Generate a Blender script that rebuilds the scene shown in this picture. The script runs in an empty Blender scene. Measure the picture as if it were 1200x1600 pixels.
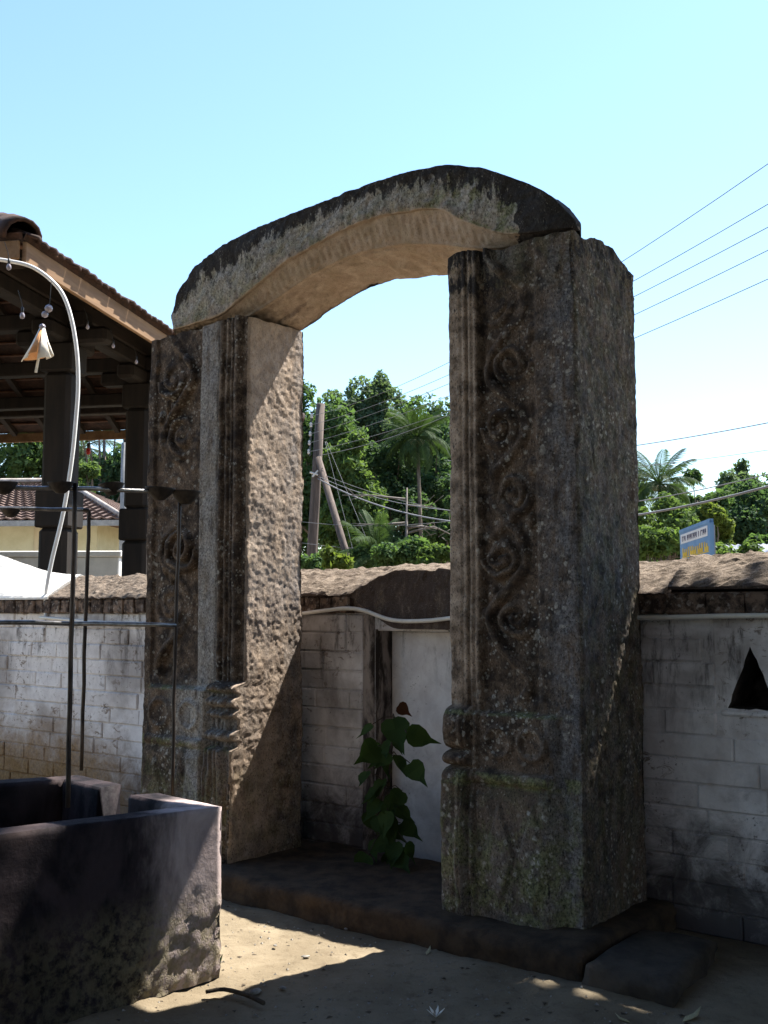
import bpy, math, random
import numpy as np
from mathutils import Vector, Matrix

# ------------------------------------------------------------------ camera, sky, sun, exposure
SC = bpy.context.scene
C = SC.collection
EYE = 1.55
FPX = 1650.0                       # focal length in photograph pixels (1200 x 1600)
PITCH = math.atan(155.0 / FPX)
cam_d = bpy.data.cameras.new("camera")
cam = bpy.data.objects.new("camera", cam_d)
C.objects.link(cam)
cam.location = (0, 0, EYE)
cam.rotation_euler = (math.radians(90) + PITCH, 0, 0)
cam_d.sensor_fit = 'VERTICAL'
cam_d.sensor_height = 24.0
cam_d.lens = 24.0 * FPX / 1600.0
cam_d.clip_end = 2000
SC.camera = cam

SUN = Vector((0.789, 0.652, 1.66)).normalized()      # direction towards the sun
world = bpy.data.worlds.new("World")
SC.world = world
world.use_nodes = True
wt = world.node_tree
wt.nodes.clear()
sky = wt.nodes.new('ShaderNodeTexSky')
sky.sky_type = 'NISHITA'
sky.sun_disc = False
sky.sun_elevation = math.asin(SUN.z)
sky.sun_rotation = math.atan2(SUN.x, SUN.y)
sky.air_density = 1.35
sky.dust_density = 0.3
sky.ozone_density = 5.5
bg = wt.nodes.new('ShaderNodeBackground')
bg.inputs['Strength'].default_value = 0.08
wo = wt.nodes.new('ShaderNodeOutputWorld')
wt.links.new(sky.outputs[0], bg.inputs[0])
wt.links.new(bg.outputs[0], wo.inputs[0])

sun_d = bpy.data.lights.new("sun", 'SUN')
sun_d.energy = 5.0
sun_d.angle = math.radians(0.53)
sun_d.color = (1.0, 0.94, 0.84)
sun = bpy.data.objects.new("sun", sun_d)
C.objects.link(sun)
sun.location = (20, 12, 30)
sun.rotation_euler = (-SUN).to_track_quat('-Z', 'Y').to_euler()

SC.cycles.max_bounces = 6
SC.cycles.diffuse_bounces = 3
SC.cycles.glossy_bounces = 2
SC.cycles.transmission_bounces = 3
SC.cycles.transparent_max_bounces = 4
SC.view_settings.view_transform = 'Standard'
SC.view_settings.look = 'None'
SC.view_settings.exposure = 1.83
SC.view_settings.gamma = 1.0
SC.view_settings.use_curve_mapping = False

# ------------------------------------------------------------------ helpers
R = random.Random(7)
ANG = math.radians(-38)
O0 = Vector((0.8985, 4.8607, 0.0))          # front right foot of the gateway, its x runs along the wall, y away
FRM = Matrix.Translation(O0) @ Matrix.Rotation(ANG, 4, 'Z')


def at(px, py, Y):
    """point at depth Y seen at a place of the 1200 x 1600 photograph"""
    x = (px - 600) / FPX
    z = -(py - 800) / FPX
    c, s = math.cos(PITCH), math.sin(PITCH)
    d = Vector((x, c - z * s, s + z * c))
    return Vector((0, 0, EYE)) + d * (Y / d.y)


def hash3(ix, iy, iz, seed):
    h = (ix.astype(np.int64) * 374761393 + iy.astype(np.int64) * 668265263 + iz.astype(np.int64) * 2147483647 + seed * 1274126177) & 0xffffffff
    h = ((h ^ (h >> 13)) * 1274126177) & 0xffffffff
    h = ((h ^ (h >> 16)) * 2246822519) & 0xffffffff
    h = h ^ (h >> 15)
    return (h & 0xffffff) / float(0xffffff)


def vnoise(x, y, z, seed=0):
    xi, yi, zi = np.floor(x), np.floor(y), np.floor(z)
    fx, fy, fz = x - xi, y - yi, z - zi
    fx = fx * fx * (3 - 2 * fx); fy = fy * fy * (3 - 2 * fy); fz = fz * fz * (3 - 2 * fz)
    r = 0
    for dx in (0, 1):
        for dy in (0, 1):
            for dz in (0, 1):
                w = (fx if dx else 1 - fx) * (fy if dy else 1 - fy) * (fz if dz else 1 - fz)
                r = r + w * hash3(xi + dx, yi + dy, zi + dz, seed)
    return r * 2 - 1


def fbm(x, y, z, scale, octaves=4, gain=0.5, seed=0):
    a, s, r = 1.0, scale, 0
    for o in range(octaves):
        r = r + a * vnoise(x * s + 13.7 * o, y * s + 7.1 * o, z * s + 3.3 * o, seed + o)
        a *= gain; s *= 2.03
    return r


def sstep(a, b, x):
    t = np.clip((x - a) / (b - a), 0, 1)
    return t * t * (3 - 2 * t)


def link(o, parent=None):
    C.objects.link(o)
    if parent is not None:
        o.parent = parent
    return o


def mesh_np(name, V, F, smooth=True, attrs=None, mat=None):
    """mesh from numpy vertices and quads or triangles"""
    V = np.asarray(V, dtype=np.float32).reshape(-1, 3)
    F = np.asarray(F, dtype=np.int32)
    me = bpy.data.meshes.new(name)
    me.vertices.add(len(V)); me.vertices.foreach_set('co', V.ravel())
    k = F.shape[1]
    me.loops.add(F.size); me.loops.foreach_set('vertex_index', F.ravel())
    me.polygons.add(len(F))
    me.polygons.foreach_set('loop_start', np.arange(0, F.size, k, dtype=np.int32))
    me.polygons.foreach_set('loop_total', np.full(len(F), k, dtype=np.int32))
    me.polygons.foreach_set('use_smooth', np.full(len(F), smooth, dtype=bool))
    me.update(calc_edges=True)
    if attrs:
        for nm, (dom, arr) in attrs.items():
            a = me.attributes.new(nm, 'FLOAT', dom)
            a.data.foreach_set('value', np.asarray(arr, dtype=np.float32).ravel())
    if mat: me.materials.append(mat)
    return me


def obj(name, me, parent=None, loc=None, rotz=None, mat=None):
    o = bpy.data.objects.new(name, me)
    link(o, parent)
    if loc is not None: o.location = loc
    if rotz is not None: o.rotation_euler = (0, 0, rotz)
    if mat: me.materials.append(mat)
    return o


def empty(name, loc=(0, 0, 0), rotz=0.0):
    o = bpy.data.objects.new(name, None)
    o.empty_display_size = 0.1
    C.objects.link(o)
    o.location = loc
    o.rotation_euler = (0, 0, rotz)
    return o


def tag(o, label, cat, group=None, kind=None):
    o['label'] = label
    o['category'] = cat
    if group: o['group'] = group
    if kind: o['kind'] = kind
    return o


def dup(o, parent=None, name=None):
    c = o.copy()
    C.objects.link(c)
    c.parent = parent
    for ch in list(o.children):
        dup(ch, c)
    return c


class MB:
    """collects faces; build() links ONE mesh object"""
    def __init__(self):
        self.v = []; self.f = []

    def add(self, vs, fs):
        b = len(self.v)
        self.v += [tuple(p) for p in vs]
        self.f += [tuple(i + b for i in f) for f in fs]
        return self

    def box(self, x0, x1, y0, y1, z0, z1, M=None, ch=0.0):
        if ch <= 0:
            vs = [Vector((x, y, z)) for z in (z0, z1) for y in (y0, y1) for x in (x0, x1)]
            fs = [(0, 2, 3, 1), (4, 5, 7, 6), (0, 1, 5, 4), (2, 6, 7, 3), (0, 4, 6, 2), (1, 3, 7, 5)]
        else:                                     # box with chamfered edges
            c = Vector(((x0 + x1) / 2, (y0 + y1) / 2, (z0 + z1) / 2))
            h = Vector(((x1 - x0) / 2, (y1 - y0) / 2, (z1 - z0) / 2))
            vs = []; idx = {}
            for sx in (-1, 1):
                for sy in (-1, 1):
                    for sz in (-1, 1):
                        for ax in range(3):
                            p = Vector((sx * h.x, sy * h.y, sz * h.z))
                            for k in range(3):
                                if k != ax: p[k] -= math.copysign(ch, p[k])
                            idx[(sx, sy, sz, ax)] = len(vs); vs.append(c + p)
            fs = []
            def q(lst, n):
                a, b, d = (vs[i] for i in lst[:3])
                nn = (b - a).cross(d - a)
                fs.append(tuple(lst) if nn.dot(n) > 0 else tuple(reversed(lst)))
            for ax in range(3):
                o1, o2 = [k for k in range(3) if k != ax]
                for s in (-1, 1):
                    l = []
                    for (a, b) in ((-1, -1), (1, -1), (1, 1), (-1, 1)):
                        k = [0, 0, 0]; k[ax] = s; k[o1] = a; k[o2] = b
                        l.append(idx[(*k, ax)])
                    n = Vector((0, 0, 0)); n[ax] = s; q(l, n)
                for a in (-1, 1):
                    for b in (-1, 1):
                        l = []
                        for (s, w) in ((-1, o1), (1, o1), (1, o2), (-1, o2)):
                            k = [0, 0, 0]; k[ax] = s; k[o1] = a; k[o2] = b
                            l.append(idx[(*k, w)])
                        n = Vector((0, 0, 0)); n[o1] = a; n[o2] = b; q(l, n)
            for sx in (-1, 1):
                for sy in (-1, 1):
                    for sz in (-1, 1):
                        q([idx[(sx, sy, sz, k)] for k in range(3)], Vector((sx, sy, sz)))
        if M is not None: vs = [M @ v for v in vs]
        return self.add(vs, fs)

    def tube(self, pts, rad, n=8, cap=True):
        pts = [Vector(p) for p in pts]
        if not hasattr(rad, '__len__'): rad = [rad] * len(pts)
        rings = []
        up = None
        for i, p in enumerate(pts):
            t = (pts[min(i + 1, len(pts) - 1)] - pts[max(i - 1, 0)]).normalized()
            if up is None:
                up = t.orthogonal().normalized()
            else:
                up = (up - t * up.dot(t))
                up = up.normalized() if up.length > 1e-6 else t.orthogonal().normalized()
            s = t.cross(up)
            rings.append([p + (up * math.cos(2 * math.pi * k / n) + s * math.sin(2 * math.pi * k / n)) * rad[i] for k in range(n)])
        vs = [v for r in rings for v in r]
        fs = []
        for i in range(len(pts) - 1):
            for k in range(n):
                k2 = (k + 1) % n
                fs.append((i * n + k, i * n + k2, (i + 1) * n + k2, (i + 1) * n + k))
        if cap:
            fs.append(tuple(reversed(range(n))))
            fs.append(tuple((len(pts) - 1) * n + k for k in range(n)))
        return self.add(vs, fs)

    def lathe(self, prof, n=16, M=None):
        vs = []; fs = []
        for (r, z) in prof:
            for k in range(n):
                a = 2 * math.pi * k / n
                vs.append(Vector((r * math.cos(a), r * math.sin(a), z)))
        for i in range(len(prof) - 1):
            for k in range(n):
                k2 = (k + 1) % n
                fs.append((i * n + k, i * n + k2, (i + 1) * n + k2, (i + 1) * n + k))
        if M is not None: vs = [M @ v for v in vs]
        return self.add(vs, fs)

    def mesh(self, name, smooth=False):
        me = bpy.data.meshes.new(name)
        me.from_pydata(self.v, [], self.f)
        if smooth: me.polygons.foreach_set('use_smooth', [True] * len(me.polygons))
        me.update()
        return me

    def build(self, name, mat, parent=None, smooth=False, loc=None, rotz=None):
        return obj(name, self.mesh(name, smooth), parent, loc, rotz, mat)


# ------------------------------------------------------------------ materials
class NT:
    def __init__(self, name, rough=0.85, spec=0.3):
        self.m = bpy.data.materials.new(name)
        self.m.use_nodes = True
        self.t = self.m.node_tree
        self.b = self.t.nodes['Principled BSDF']
        self.out = self.t.nodes['Material Output']
        self.b.inputs['Roughness'].default_value = rough
        self.b.inputs['Specular IOR Level'].default_value = spec
        self._pos = None; self._obj = None

    def n(self, ty): return self.t.nodes.new(ty)

    def put(self, inp, v):
        if isinstance(v, bpy.types.NodeSocket): self.t.links.new(v, inp)
        elif isinstance(v, (tuple, list)) and len(v) == 3 and inp.type == 'RGBA': inp.default_value = (*v, 1)
        else: inp.default_value = v

    def pos(self):
        if self._pos is None: self._pos = self.n('ShaderNodeNewGeometry').outputs['Position']
        return self._pos

    def obj(self):
        if self._obj is None: self._obj = self.n('ShaderNodeTexCoord').outputs['Object']
        return self._obj

    def scale(self, vec, s):
        m = self.n('ShaderNodeMapping'); self.put(m.inputs['Vector'], vec); m.inputs['Scale'].default_value = s
        return m.outputs[0]

    def noise(self, vec, scale, detail=6, rough=0.6, dist=0.0):
        k = self.n('ShaderNodeTexNoise')
        self.put(k.inputs['Vector'], vec)
        k.inputs['Scale'].default_value = scale; k.inputs['Detail'].default_value = detail
        k.inputs['Roughness'].default_value = rough; k.inputs['Distortion'].default_value = dist
        return k.outputs['Fac']

    def vor(self, vec, scale, rnd=1.0, out='Distance'):
        k = self.n('ShaderNodeTexVoronoi')
        self.put(k.inputs['Vector'], vec); k.inputs['Scale'].default_value = scale
        k.inputs['Randomness'].default_value = rnd
        return k.outputs[out]

    def mr(self, v, a, b, c=0.0, d=1.0):
        k = self.n('ShaderNodeMapRange'); self.put(k.inputs['Value'], v)
        k.interpolation_type = 'SMOOTHSTEP'
        for i, q in zip((1, 2, 3, 4), (a, b, c, d)): k.inputs[i].default_value = q
        return k.outputs[0]

    def math(self, op, a, b=0.0):
        k = self.n('ShaderNodeMath'); k.operation = op
        self.put(k.inputs[0], a); self.put(k.inputs[1], b)
        return k.outputs[0]

    def mul(self, a, b): return self.math('MULTIPLY', a, b)

    def mix(self, f, a, b, mode='MIX'):
        k = self.n('ShaderNodeMix'); k.data_type = 'RGBA'; k.blend_type = mode
        self.put(k.inputs[0], f); self.put(k.inputs[6], a); self.put(k.inputs[7], b)
        return k.outputs[2]

    def attr(self, name):
        k = self.n('ShaderNodeAttribute'); k.attribute_name = name
        return k.outputs['Fac']

    def rand(self):
        return self.n('ShaderNodeObjectInfo').outputs['Random']

    def sep(self, vec, ax):
        k = self.n('ShaderNodeSeparateXYZ'); self.put(k.inputs[0], vec)
        return k.outputs[ax]

    def bump(self, h, strength=0.5, dist=0.01, prev=None):
        k = self.n('ShaderNodeBump'); self.put(k.inputs['Height'], h)
        k.inputs['Strength'].default_value = strength; k.inputs['Distance'].default_value = dist
        if prev is not None: self.put(k.inputs['Normal'], prev)
        return k.outputs[0]

    def done(self, col, normal=None, rough=None):
        self.put(self.b.inputs['Base Color'], col)
        if normal is not None: self.put(self.b.inputs['Normal'], normal)
        if rough is not None: self.put(self.b.inputs['Roughness'], rough)
        return self.m


def simple(name, c1, c2, scale=8.0, rough=0.8, bump=0.3, bdist=0.004, stretch=(1, 1, 1), metallic=0.0, use_obj=True, rnd=0.0):
    k = NT(name, rough)
    v = k.scale(k.obj() if use_obj else k.pos(), stretch)
    f = k.noise(v, scale, 6, 0.65)
    col = k.mix(k.mr(f, 0.3, 0.7), c1, c2)
    if rnd > 0:
        col = k.mix(k.mul(k.rand(), rnd), col, tuple(x * 0.35 for x in c1))
    k.b.inputs['Metallic'].default_value = metallic
    nb = k.bump(k.noise(v, scale * 4, 6, 0.7), bump, bdist) if bump else None
    return k.done(col, nb)


def mat_stone():
    """weathered gateway stone; 'clean' = bare tan stone, 'moss', 'crust' = black crust, 'cool' = grey lichen"""
    k = NT('gateway_stone', 0.9, 0.2)
    p = k.obj()
    clean, moss, crust, cool, pale = k.attr('clean'), k.attr('moss'), k.attr('crust'), k.attr('cool'), k.attr('pale')
    big = k.noise(p, 2.6, 5, 0.6, 0.4)
    mid = k.noise(p, 11, 6, 0.65, 0.3)
    fine = k.noise(p, 60, 6, 0.7)
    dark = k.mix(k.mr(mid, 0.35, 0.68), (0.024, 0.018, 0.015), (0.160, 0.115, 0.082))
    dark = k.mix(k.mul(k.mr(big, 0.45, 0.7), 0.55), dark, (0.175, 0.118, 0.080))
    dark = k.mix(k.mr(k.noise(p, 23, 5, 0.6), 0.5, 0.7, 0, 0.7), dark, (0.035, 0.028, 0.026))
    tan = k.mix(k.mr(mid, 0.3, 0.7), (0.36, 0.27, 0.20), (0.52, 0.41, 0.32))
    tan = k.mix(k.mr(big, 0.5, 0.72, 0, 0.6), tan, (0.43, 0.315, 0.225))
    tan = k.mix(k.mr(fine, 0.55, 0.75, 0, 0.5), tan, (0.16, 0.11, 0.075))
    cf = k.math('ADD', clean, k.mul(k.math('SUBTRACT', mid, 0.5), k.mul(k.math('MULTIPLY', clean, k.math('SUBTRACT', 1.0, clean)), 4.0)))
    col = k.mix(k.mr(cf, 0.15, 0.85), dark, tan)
    # grey lichen film
    gl = k.mul(cool, k.mr(k.noise(k.scale(p, (1, 1, 0.35)), 14, 6, 0.7), 0.35, 0.62))
    col = k.mix(k.mul(gl, 0.85), col, k.mix(k.mr(fine, 0.35, 0.7), (0.10, 0.105, 0.115), (0.34, 0.34, 0.36)))
    pf = k.mul(pale, k.mr(k.noise(k.scale(p, (1, 1, 0.3)), 17, 6, 0.75), 0.30, 0.58))
    col = k.mix(k.mul(pf, 0.9), col, k.mix(k.mr(fine, 0.35, 0.65), (0.30, 0.27, 0.235), (0.52, 0.49, 0.44)))
    # moss
    mo = k.mul(moss, k.mr(k.noise(p, 9, 6, 0.7, 0.5), 0.42, 0.6))
    col = k.mix(k.mul(mo, 0.85), col, k.mix(k.mr(fine, 0.35, 0.65), (0.075, 0.085, 0.03), (0.26, 0.27, 0.13)))
    # pale lichen rosettes in several sizes
    for sc, th, amt, seed in ((19, 0.29, 0.65, 0.0), (8, 0.17, 0.5, 3.0), (38, 0.31, 0.6, 7.0)):
        mp = k.n('ShaderNodeMapping'); k.put(mp.inputs['Vector'], p); mp.inputs['Location'].default_value = (seed, seed * 2, seed)
        wob = k.noise(mp.outputs[0], sc * 2.2, 5, 0.75)
        dd = k.math('ADD', k.vor(mp.outputs[0], sc), k.mul(k.math('SUBTRACT', wob, 0.5), 0.75))
        where = k.mr(k.noise(mp.outputs[0], 3.2, 4, 0.65), 0.44, 0.61)
        f = k.mul(k.mul(k.mr(dd, th, th * 0.55), where), k.mr(clean, 0.75, 0.3))
        col = k.mix(k.mul(f, amt), col, k.mix(k.mr(fine, 0.4, 0.6), (0.30, 0.28, 0.24), (0.56, 0.54, 0.48)))
    # black crust, eaten into drips
    cr = k.math('ADD', crust, k.mul(k.math('SUBTRACT', k.math('ADD', k.mul(k.noise(k.scale(p, (1, 1, 0.3)), 30, 5, 0.75), 0.6), k.mul(k.noise(p, 9, 3, 0.6), 0.4)), 0.5), 2.0))
    cr = k.mul(k.mr(cr, 0.45, 0.6), k.mr(crust, 0.0, 0.12))
    col = k.mix(k.mul(cr, 0.95), col, k.mix(fine, (0.012, 0.011, 0.014), (0.04, 0.036, 0.036)))
    grain = k.noise(k.scale(p, (1, 1, 0.6)), 130, 3, 0.7)
    col = k.mix(k.mul(k.mr(grain, 0.52, 0.66), k.mr(clean, 0.9, 0.5, 0.35, 0.8)), col, (0.02, 0.016, 0.013))
    col = k.mix(k.mul(k.mr(grain, 0.42, 0.30), k.mr(mid, 0.42, 0.62, 0.1, 0.7)), col, (0.40, 0.36, 0.31))
    nb = k.bump(fine, 0.7, 0.006)
    nb = k.bump(grain, 0.5, 0.003, nb)
    return k.done(col, nb)


def mat_whitewash(name='whitewash', smoothwall=False, soil=0.92):
    k = NT(name, 0.9, 0.2)
    p = k.pos()
    z = k.sep(p, 2)
    big = k.noise(p, 1.7, 5, 0.6, 0.4); mid = k.noise(p, 7, 6, 0.7, 0.5); fine = k.noise(p, 42, 6, 0.75)
    col = k.mix(k.mr(mid, 0.3, 0.7), (0.66, 0.63, 0.635), (0.83, 0.81, 0.815))
    col = k.mix(k.mr(big, 0.47, 0.68, 0, 0.65 if not smoothwall else 0.15), col, (0.24, 0.21, 0.20))
    if not smoothwall:
        # thin peeling patches down to brown render
        peel = k.mul(k.mr(k.noise(k.scale(p, (1, 1, 1.6)), 11, 6, 0.75, 0.8), 0.56, 0.62), k.mr(k.noise(p, 2.2, 3, 0.5), 0.40, 0.56))
        col = k.mix(k.mul(peel, 0.8), col, (0.15, 0.105, 0.075))
        col = k.mix(k.mul(k.rand(), 0.16), col, (0.25, 0.21, 0.185))
    # black algae streaks hanging from the coping
    st = k.mul(k.mr(k.noise(k.scale(p, (1, 1, 0.22)), 11, 7, 0.75, 0.2), 0.50, 0.66), k.mr(z, 0.75 if not smoothwall else 1.0, 1.55))
    col = k.mix(k.mul(st, 0.9), col, (0.045, 0.038, 0.034))
    # rain splash near the ground
    sp = k.mul(k.mr(k.math('ADD', z, k.mul(k.math('SUBTRACT', k.noise(p, 5, 6, 0.75, 0.5), 0.5), 1.3)), 0.72, 0.10), soil)
    col = k.mix(sp, col, k.mix(k.mr(k.sep(p, 0), -2.6, -1.2), (0.21, 0.115, 0.055), k.mix(big, (0.018, 0.018, 0.024), (0.08, 0.07, 0.07))))
    lst = k.mul(k.mul(k.mr(k.math('ADD', z, k.mul(k.math('SUBTRACT', k.noise(p, 4, 5, 0.7, 0.4), 0.5), 0.9)), 0.95, 0.25), k.mr(k.sep(p, 0), -1.7, -2.3)), soil)
    col = k.mix(k.mul(lst, 0.92), col, k.mix(k.mr(fine, .3, .7), (0.13, 0.068, 0.024), (0.32, 0.195, 0.08)))
    specks = k.mul(k.mr(fine, 0.58, 0.66), k.mr(k.noise(p, 4, 4, 0.65), 0.46, 0.60))
    col = k.mix(k.mul(specks, 0.8), col, (0.06, 0.05, 0.045))
    nb = k.bump(fine, 0.4, 0.004)
    nb = k.bump(mid, 0.4, 0.012, nb)
    return k.done(col, nb)


def mat_coping():
    k = NT('coping_mortar', 0.95, 0.2)
    p = k.pos()
    mid = k.noise(p, 9, 6, 0.7); fine = k.noise(p, 55, 6, 0.8)
    col = k.mix(k.mr(mid, 0.3, 0.7), (0.15, 0.115, 0.088), (0.26, 0.21, 0.165))
    col = k.mix(k.mr(fine, 0.5, 0.68, 0, 0.75), col, (0.09, 0.07, 0.055))
    # the front edge is black with algae
    front = k.mr(k.attr('edge'), 0.35, 0.75)
    stain = k.mul(front, k.mr(k.noise(k.scale(p, (1, 1, 0.4)), 10, 6, 0.7), 0.30, 0.5))
    col = k.mix(k.mul(stain, 0.95), col, k.mix(fine, (0.03, 0.02, 0.018), (0.12, 0.09, 0.08)))
    gr = k.noise(p, 150, 3, 0.7)
    col = k.mix(k.mr(gr, 0.5, 0.64, 0, 0.8), col, (0.06, 0.045, 0.035))
    col = k.mix(k.mr(gr, 0.42, 0.3, 0, 0.6), col, (0.33, 0.285, 0.24))
    nb = k.bump(fine, 0.9, 0.012)
    return k.done(col, nb)


def mat_edge_brick():
    k = NT('coping_edge_brick', 0.9, 0.2)
    p = k.pos()
    f = k.noise(p, 16, 6, 0.7); g = k.noise(p, 60, 5, 0.7)
    col = k.mix(k.mr(f, 0.4, 0.62), (0.045, 0.033, 0.028), (0.26, 0.185, 0.14))
    col = k.mix(k.mul(k.mr(k.noise(p, 30, 4, 0.6), 0.55, 0.68), 0.7), col, (0.46, 0.41, 0.37))
    col = k.mix(k.mul(k.rand(), 0.55), col, (0.035, 0.025, 0.024))
    return k.done(col, k.bump(g, 0.6, 0.006))


def mat_trough():
    k = NT('sooty_sunlit_plaster', 0.85, 0.15)
    p = k.pos()
    z = k.sep(p, 2)
    a = k.noise(k.scale(p, (1, 1, 0.5)), 5, 6, 0.65, 0.4); b = k.noise(p, 34, 6, 0.75); c = k.noise(p, 2.0, 3, 0.5)
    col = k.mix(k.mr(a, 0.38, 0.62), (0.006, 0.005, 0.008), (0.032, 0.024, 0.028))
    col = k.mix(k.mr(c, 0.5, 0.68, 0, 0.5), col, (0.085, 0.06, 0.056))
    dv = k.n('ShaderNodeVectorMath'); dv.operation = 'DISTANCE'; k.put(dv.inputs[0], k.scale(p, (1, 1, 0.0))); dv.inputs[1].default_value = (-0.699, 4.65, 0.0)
    sun_corner = k.mr(k.math('ADD', dv.outputs['Value'], k.mul(k.math('SUBTRACT', k.noise(k.scale(p, (1, 1, .4)), 6, 5, 0.7), 0.5), 0.45)), 0.42, 0.12)
    col = k.mix(sun_corner, col, k.mix(k.mr(a, 0.35, 0.65), (0.27, 0.22, 0.22), (0.46, 0.38, 0.37)))  # sunlight painted in: plaster paler around the sunlit corner, soot elsewhere
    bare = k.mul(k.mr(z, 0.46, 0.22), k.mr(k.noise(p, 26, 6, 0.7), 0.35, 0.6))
    col = k.mix(k.mul(bare, k.mr(dv.outputs['Value'], 0.9, 0.25, 0.25, 0.8)), col, k.mix(b, (0.06, 0.055, 0.03), (0.36, 0.31, 0.2)))  # bare plaster, showing more towards the painted sunlit corner
    nb = k.bump(b, 0.5, 0.006)
    nb2 = k.n('ShaderNodeBump'); k.put(nb2.inputs['Height'], k.noise(k.scale(p, (1, 1, 0.6)), 45, 5, 0.7))
    k.put(nb2.inputs['Strength'], k.mr(z, 0.5, 0.2)); nb2.inputs['Distance'].default_value = 0.02
    k.put(nb2.inputs['Normal'], nb)
    return k.done(col, nb2.outputs[0], k.mr(b, 0.3, 0.7, 0.7, 0.95))


def mat_dirt():
    k = NT('packed_earth', 0.95, 0.15)
    p = k.pos()
    a = k.noise(p, 1.6, 6, 0.6); b = k.noise(p, 14, 6, 0.7); c = k.noise(p, 90, 5, 0.75)
    col = k.mix(k.mr(a, 0.35, 0.65), (0.155, 0.125, 0.085), (0.235, 0.195, 0.138))
    col = k.mix(k.mr(b, 0.5, 0.72, 0, 0.55), col, (0.085, 0.062, 0.04))
    col = k.mix(k.mr(c, 0.58, 0.72, 0, 0.7), col, (0.085, 0.065, 0.045))
    col = k.mix(k.mr(c, 0.40, 0.28, 0, 0.35), col, (0.24, 0.195, 0.145))
    nb = k.bump(c, 0.6, 0.006)
    nb = k.bump(b, 0.5, 0.02, nb)
    return k.done(col, nb)


def mat_leaf(name, c_dark, c_light, trans=0.35, size=1.0, gloss=0.35):
    k = NT(name, 0.75, gloss * 0.35)
    r = k.attr('rnd')
    col = k.mix(r, c_dark, c_light)
    k.done(col)
    tr = k.n('ShaderNodeBsdfTranslucent')
    k.put(tr.inputs['Color'], k.mix(0.6, col, (c_light[0] * 1.5, c_light[1] * 1.6, c_light[2] * 0.6)))
    ms = k.n('ShaderNodeMixShader'); ms.inputs[0].default_value = trans
    k.t.links.new(k.b.outputs[0], ms.inputs[1]); k.t.links.new(tr.outputs[0], ms.inputs[2])
    k.t.links.new(ms.outputs[0], k.out.inputs[0])
    return k.m


M_STONE = mat_stone()
M_WW = mat_whitewash()
M_WWS = mat_whitewash('whitewash_panel', True, 0.35)
M_COPE = mat_coping()
M_COPE2 = simple('ridge_mortar', (0.22, 0.19, 0.17), (0.42, 0.38, 0.35), 6, 0.9, 0.4, 0.01)
M_WCOPE = simple('white_coping', (0.66, 0.64, 0.60), (0.80, 0.78, 0.74), 6, 0.85, 0.4, 0.006, use_obj=False)
M_EB = mat_edge_brick()
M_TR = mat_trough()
M_DIRT = mat_dirt()
M_STEP = simple('laterite_step', (0.026, 0.019, 0.014), (0.080, 0.054, 0.034), 9, 0.95, 0.8, 0.012, use_obj=False)
M_BLOCK = simple('dark_block', (0.032, 0.027, 0.023), (0.08, 0.066, 0.052), 7, 0.95, 0.7, 0.01, use_obj=False)
M_NICHE = simple('sooty_niche', (0.02, 0.017, 0.016), (0.10, 0.085, 0.08), 14, 0.9, 0.5, 0.006, use_obj=False)
M_STEEL = simple('galvanised_rod', (0.16, 0.155, 0.155), (0.34, 0.33, 0.325), 30, 0.38, 0.2, 0.001, metallic=0.85)
M_RUST = simple('sooty_rod', (0.02, 0.017, 0.016), (0.10, 0.075, 0.06), 26, 0.55, 0.4, 0.002, (1, 1, 0.25), metallic=0.4, use_obj=False)
M_SOOT = simple('sooty_pan', (0.012, 0.010, 0.010), (0.05, 0.04, 0.035), 25, 0.6, 0.4, 0.002, metallic=0.3)
M_PVC = simple('pvc_pipe', (0.62, 0.59, 0.53), (0.75, 0.72, 0.66), 9, 0.45, 0.05, 0.001)
M_PVC2 = simple('white_hoop', (0.70, 0.70, 0.70), (0.80, 0.80, 0.79), 9, 0.35, 0.05, 0.001)
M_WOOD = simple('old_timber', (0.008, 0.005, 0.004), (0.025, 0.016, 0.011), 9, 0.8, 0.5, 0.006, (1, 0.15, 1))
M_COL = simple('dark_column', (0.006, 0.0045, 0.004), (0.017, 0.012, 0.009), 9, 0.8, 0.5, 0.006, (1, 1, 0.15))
M_FASC = simple('fascia_timber', (0.14, 0.078, 0.038), (0.24, 0.145, 0.076), 7, 0.75, 0.4, 0.004, (1, 0.08, 1))
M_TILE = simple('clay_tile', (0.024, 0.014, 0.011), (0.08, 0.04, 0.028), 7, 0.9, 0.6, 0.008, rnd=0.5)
M_TILE2 = simple('brown_roof_tile', (0.085, 0.056, 0.047), (0.16, 0.108, 0.088), 12, 0.9, 0.5, 0.008, use_obj=False)
M_TILE3 = simple('red_roof_tile', (0.26, 0.12, 0.09), (0.42, 0.21, 0.16), 12, 0.9, 0.5, 0.008, use_obj=False)
M_CREAM = simple('cream_plaster', (0.48, 0.44, 0.28), (0.58, 0.54, 0.37), 2, 0.9, 0.2, 0.005)
M_CREAM2 = simple('faded_shutter', (0.45, 0.38, 0.25), (0.58, 0.50, 0.34), 3, 0.8, 0.3, 0.005, (4, 4, 0.2))
M_WHITE = simple('white_paint', (0.70, 0.69, 0.66), (0.82, 0.81, 0.78), 4, 0.8, 0.2, 0.004)
M_POLE = simple('weathered_pole', (0.055, 0.043, 0.037), (0.13, 0.10, 0.085), 12, 0.9, 0.5, 0.01, (1, 1, 0.08))
M_POLEG = simple('grey_pole', (0.20, 0.20, 0.20), (0.30, 0.30, 0.29), 6, 0.8, 0.3, 0.005)
M_WIRE = simple('wire_grey', (0.13, 0.13, 0.14), (0.19, 0.19, 0.20), 3, 0.6, 0, 0)
M_PORC = simple('porcelain', (0.40, 0.38, 0.36), (0.52, 0.50, 0.47), 6, 0.25, 0, 0)
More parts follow.
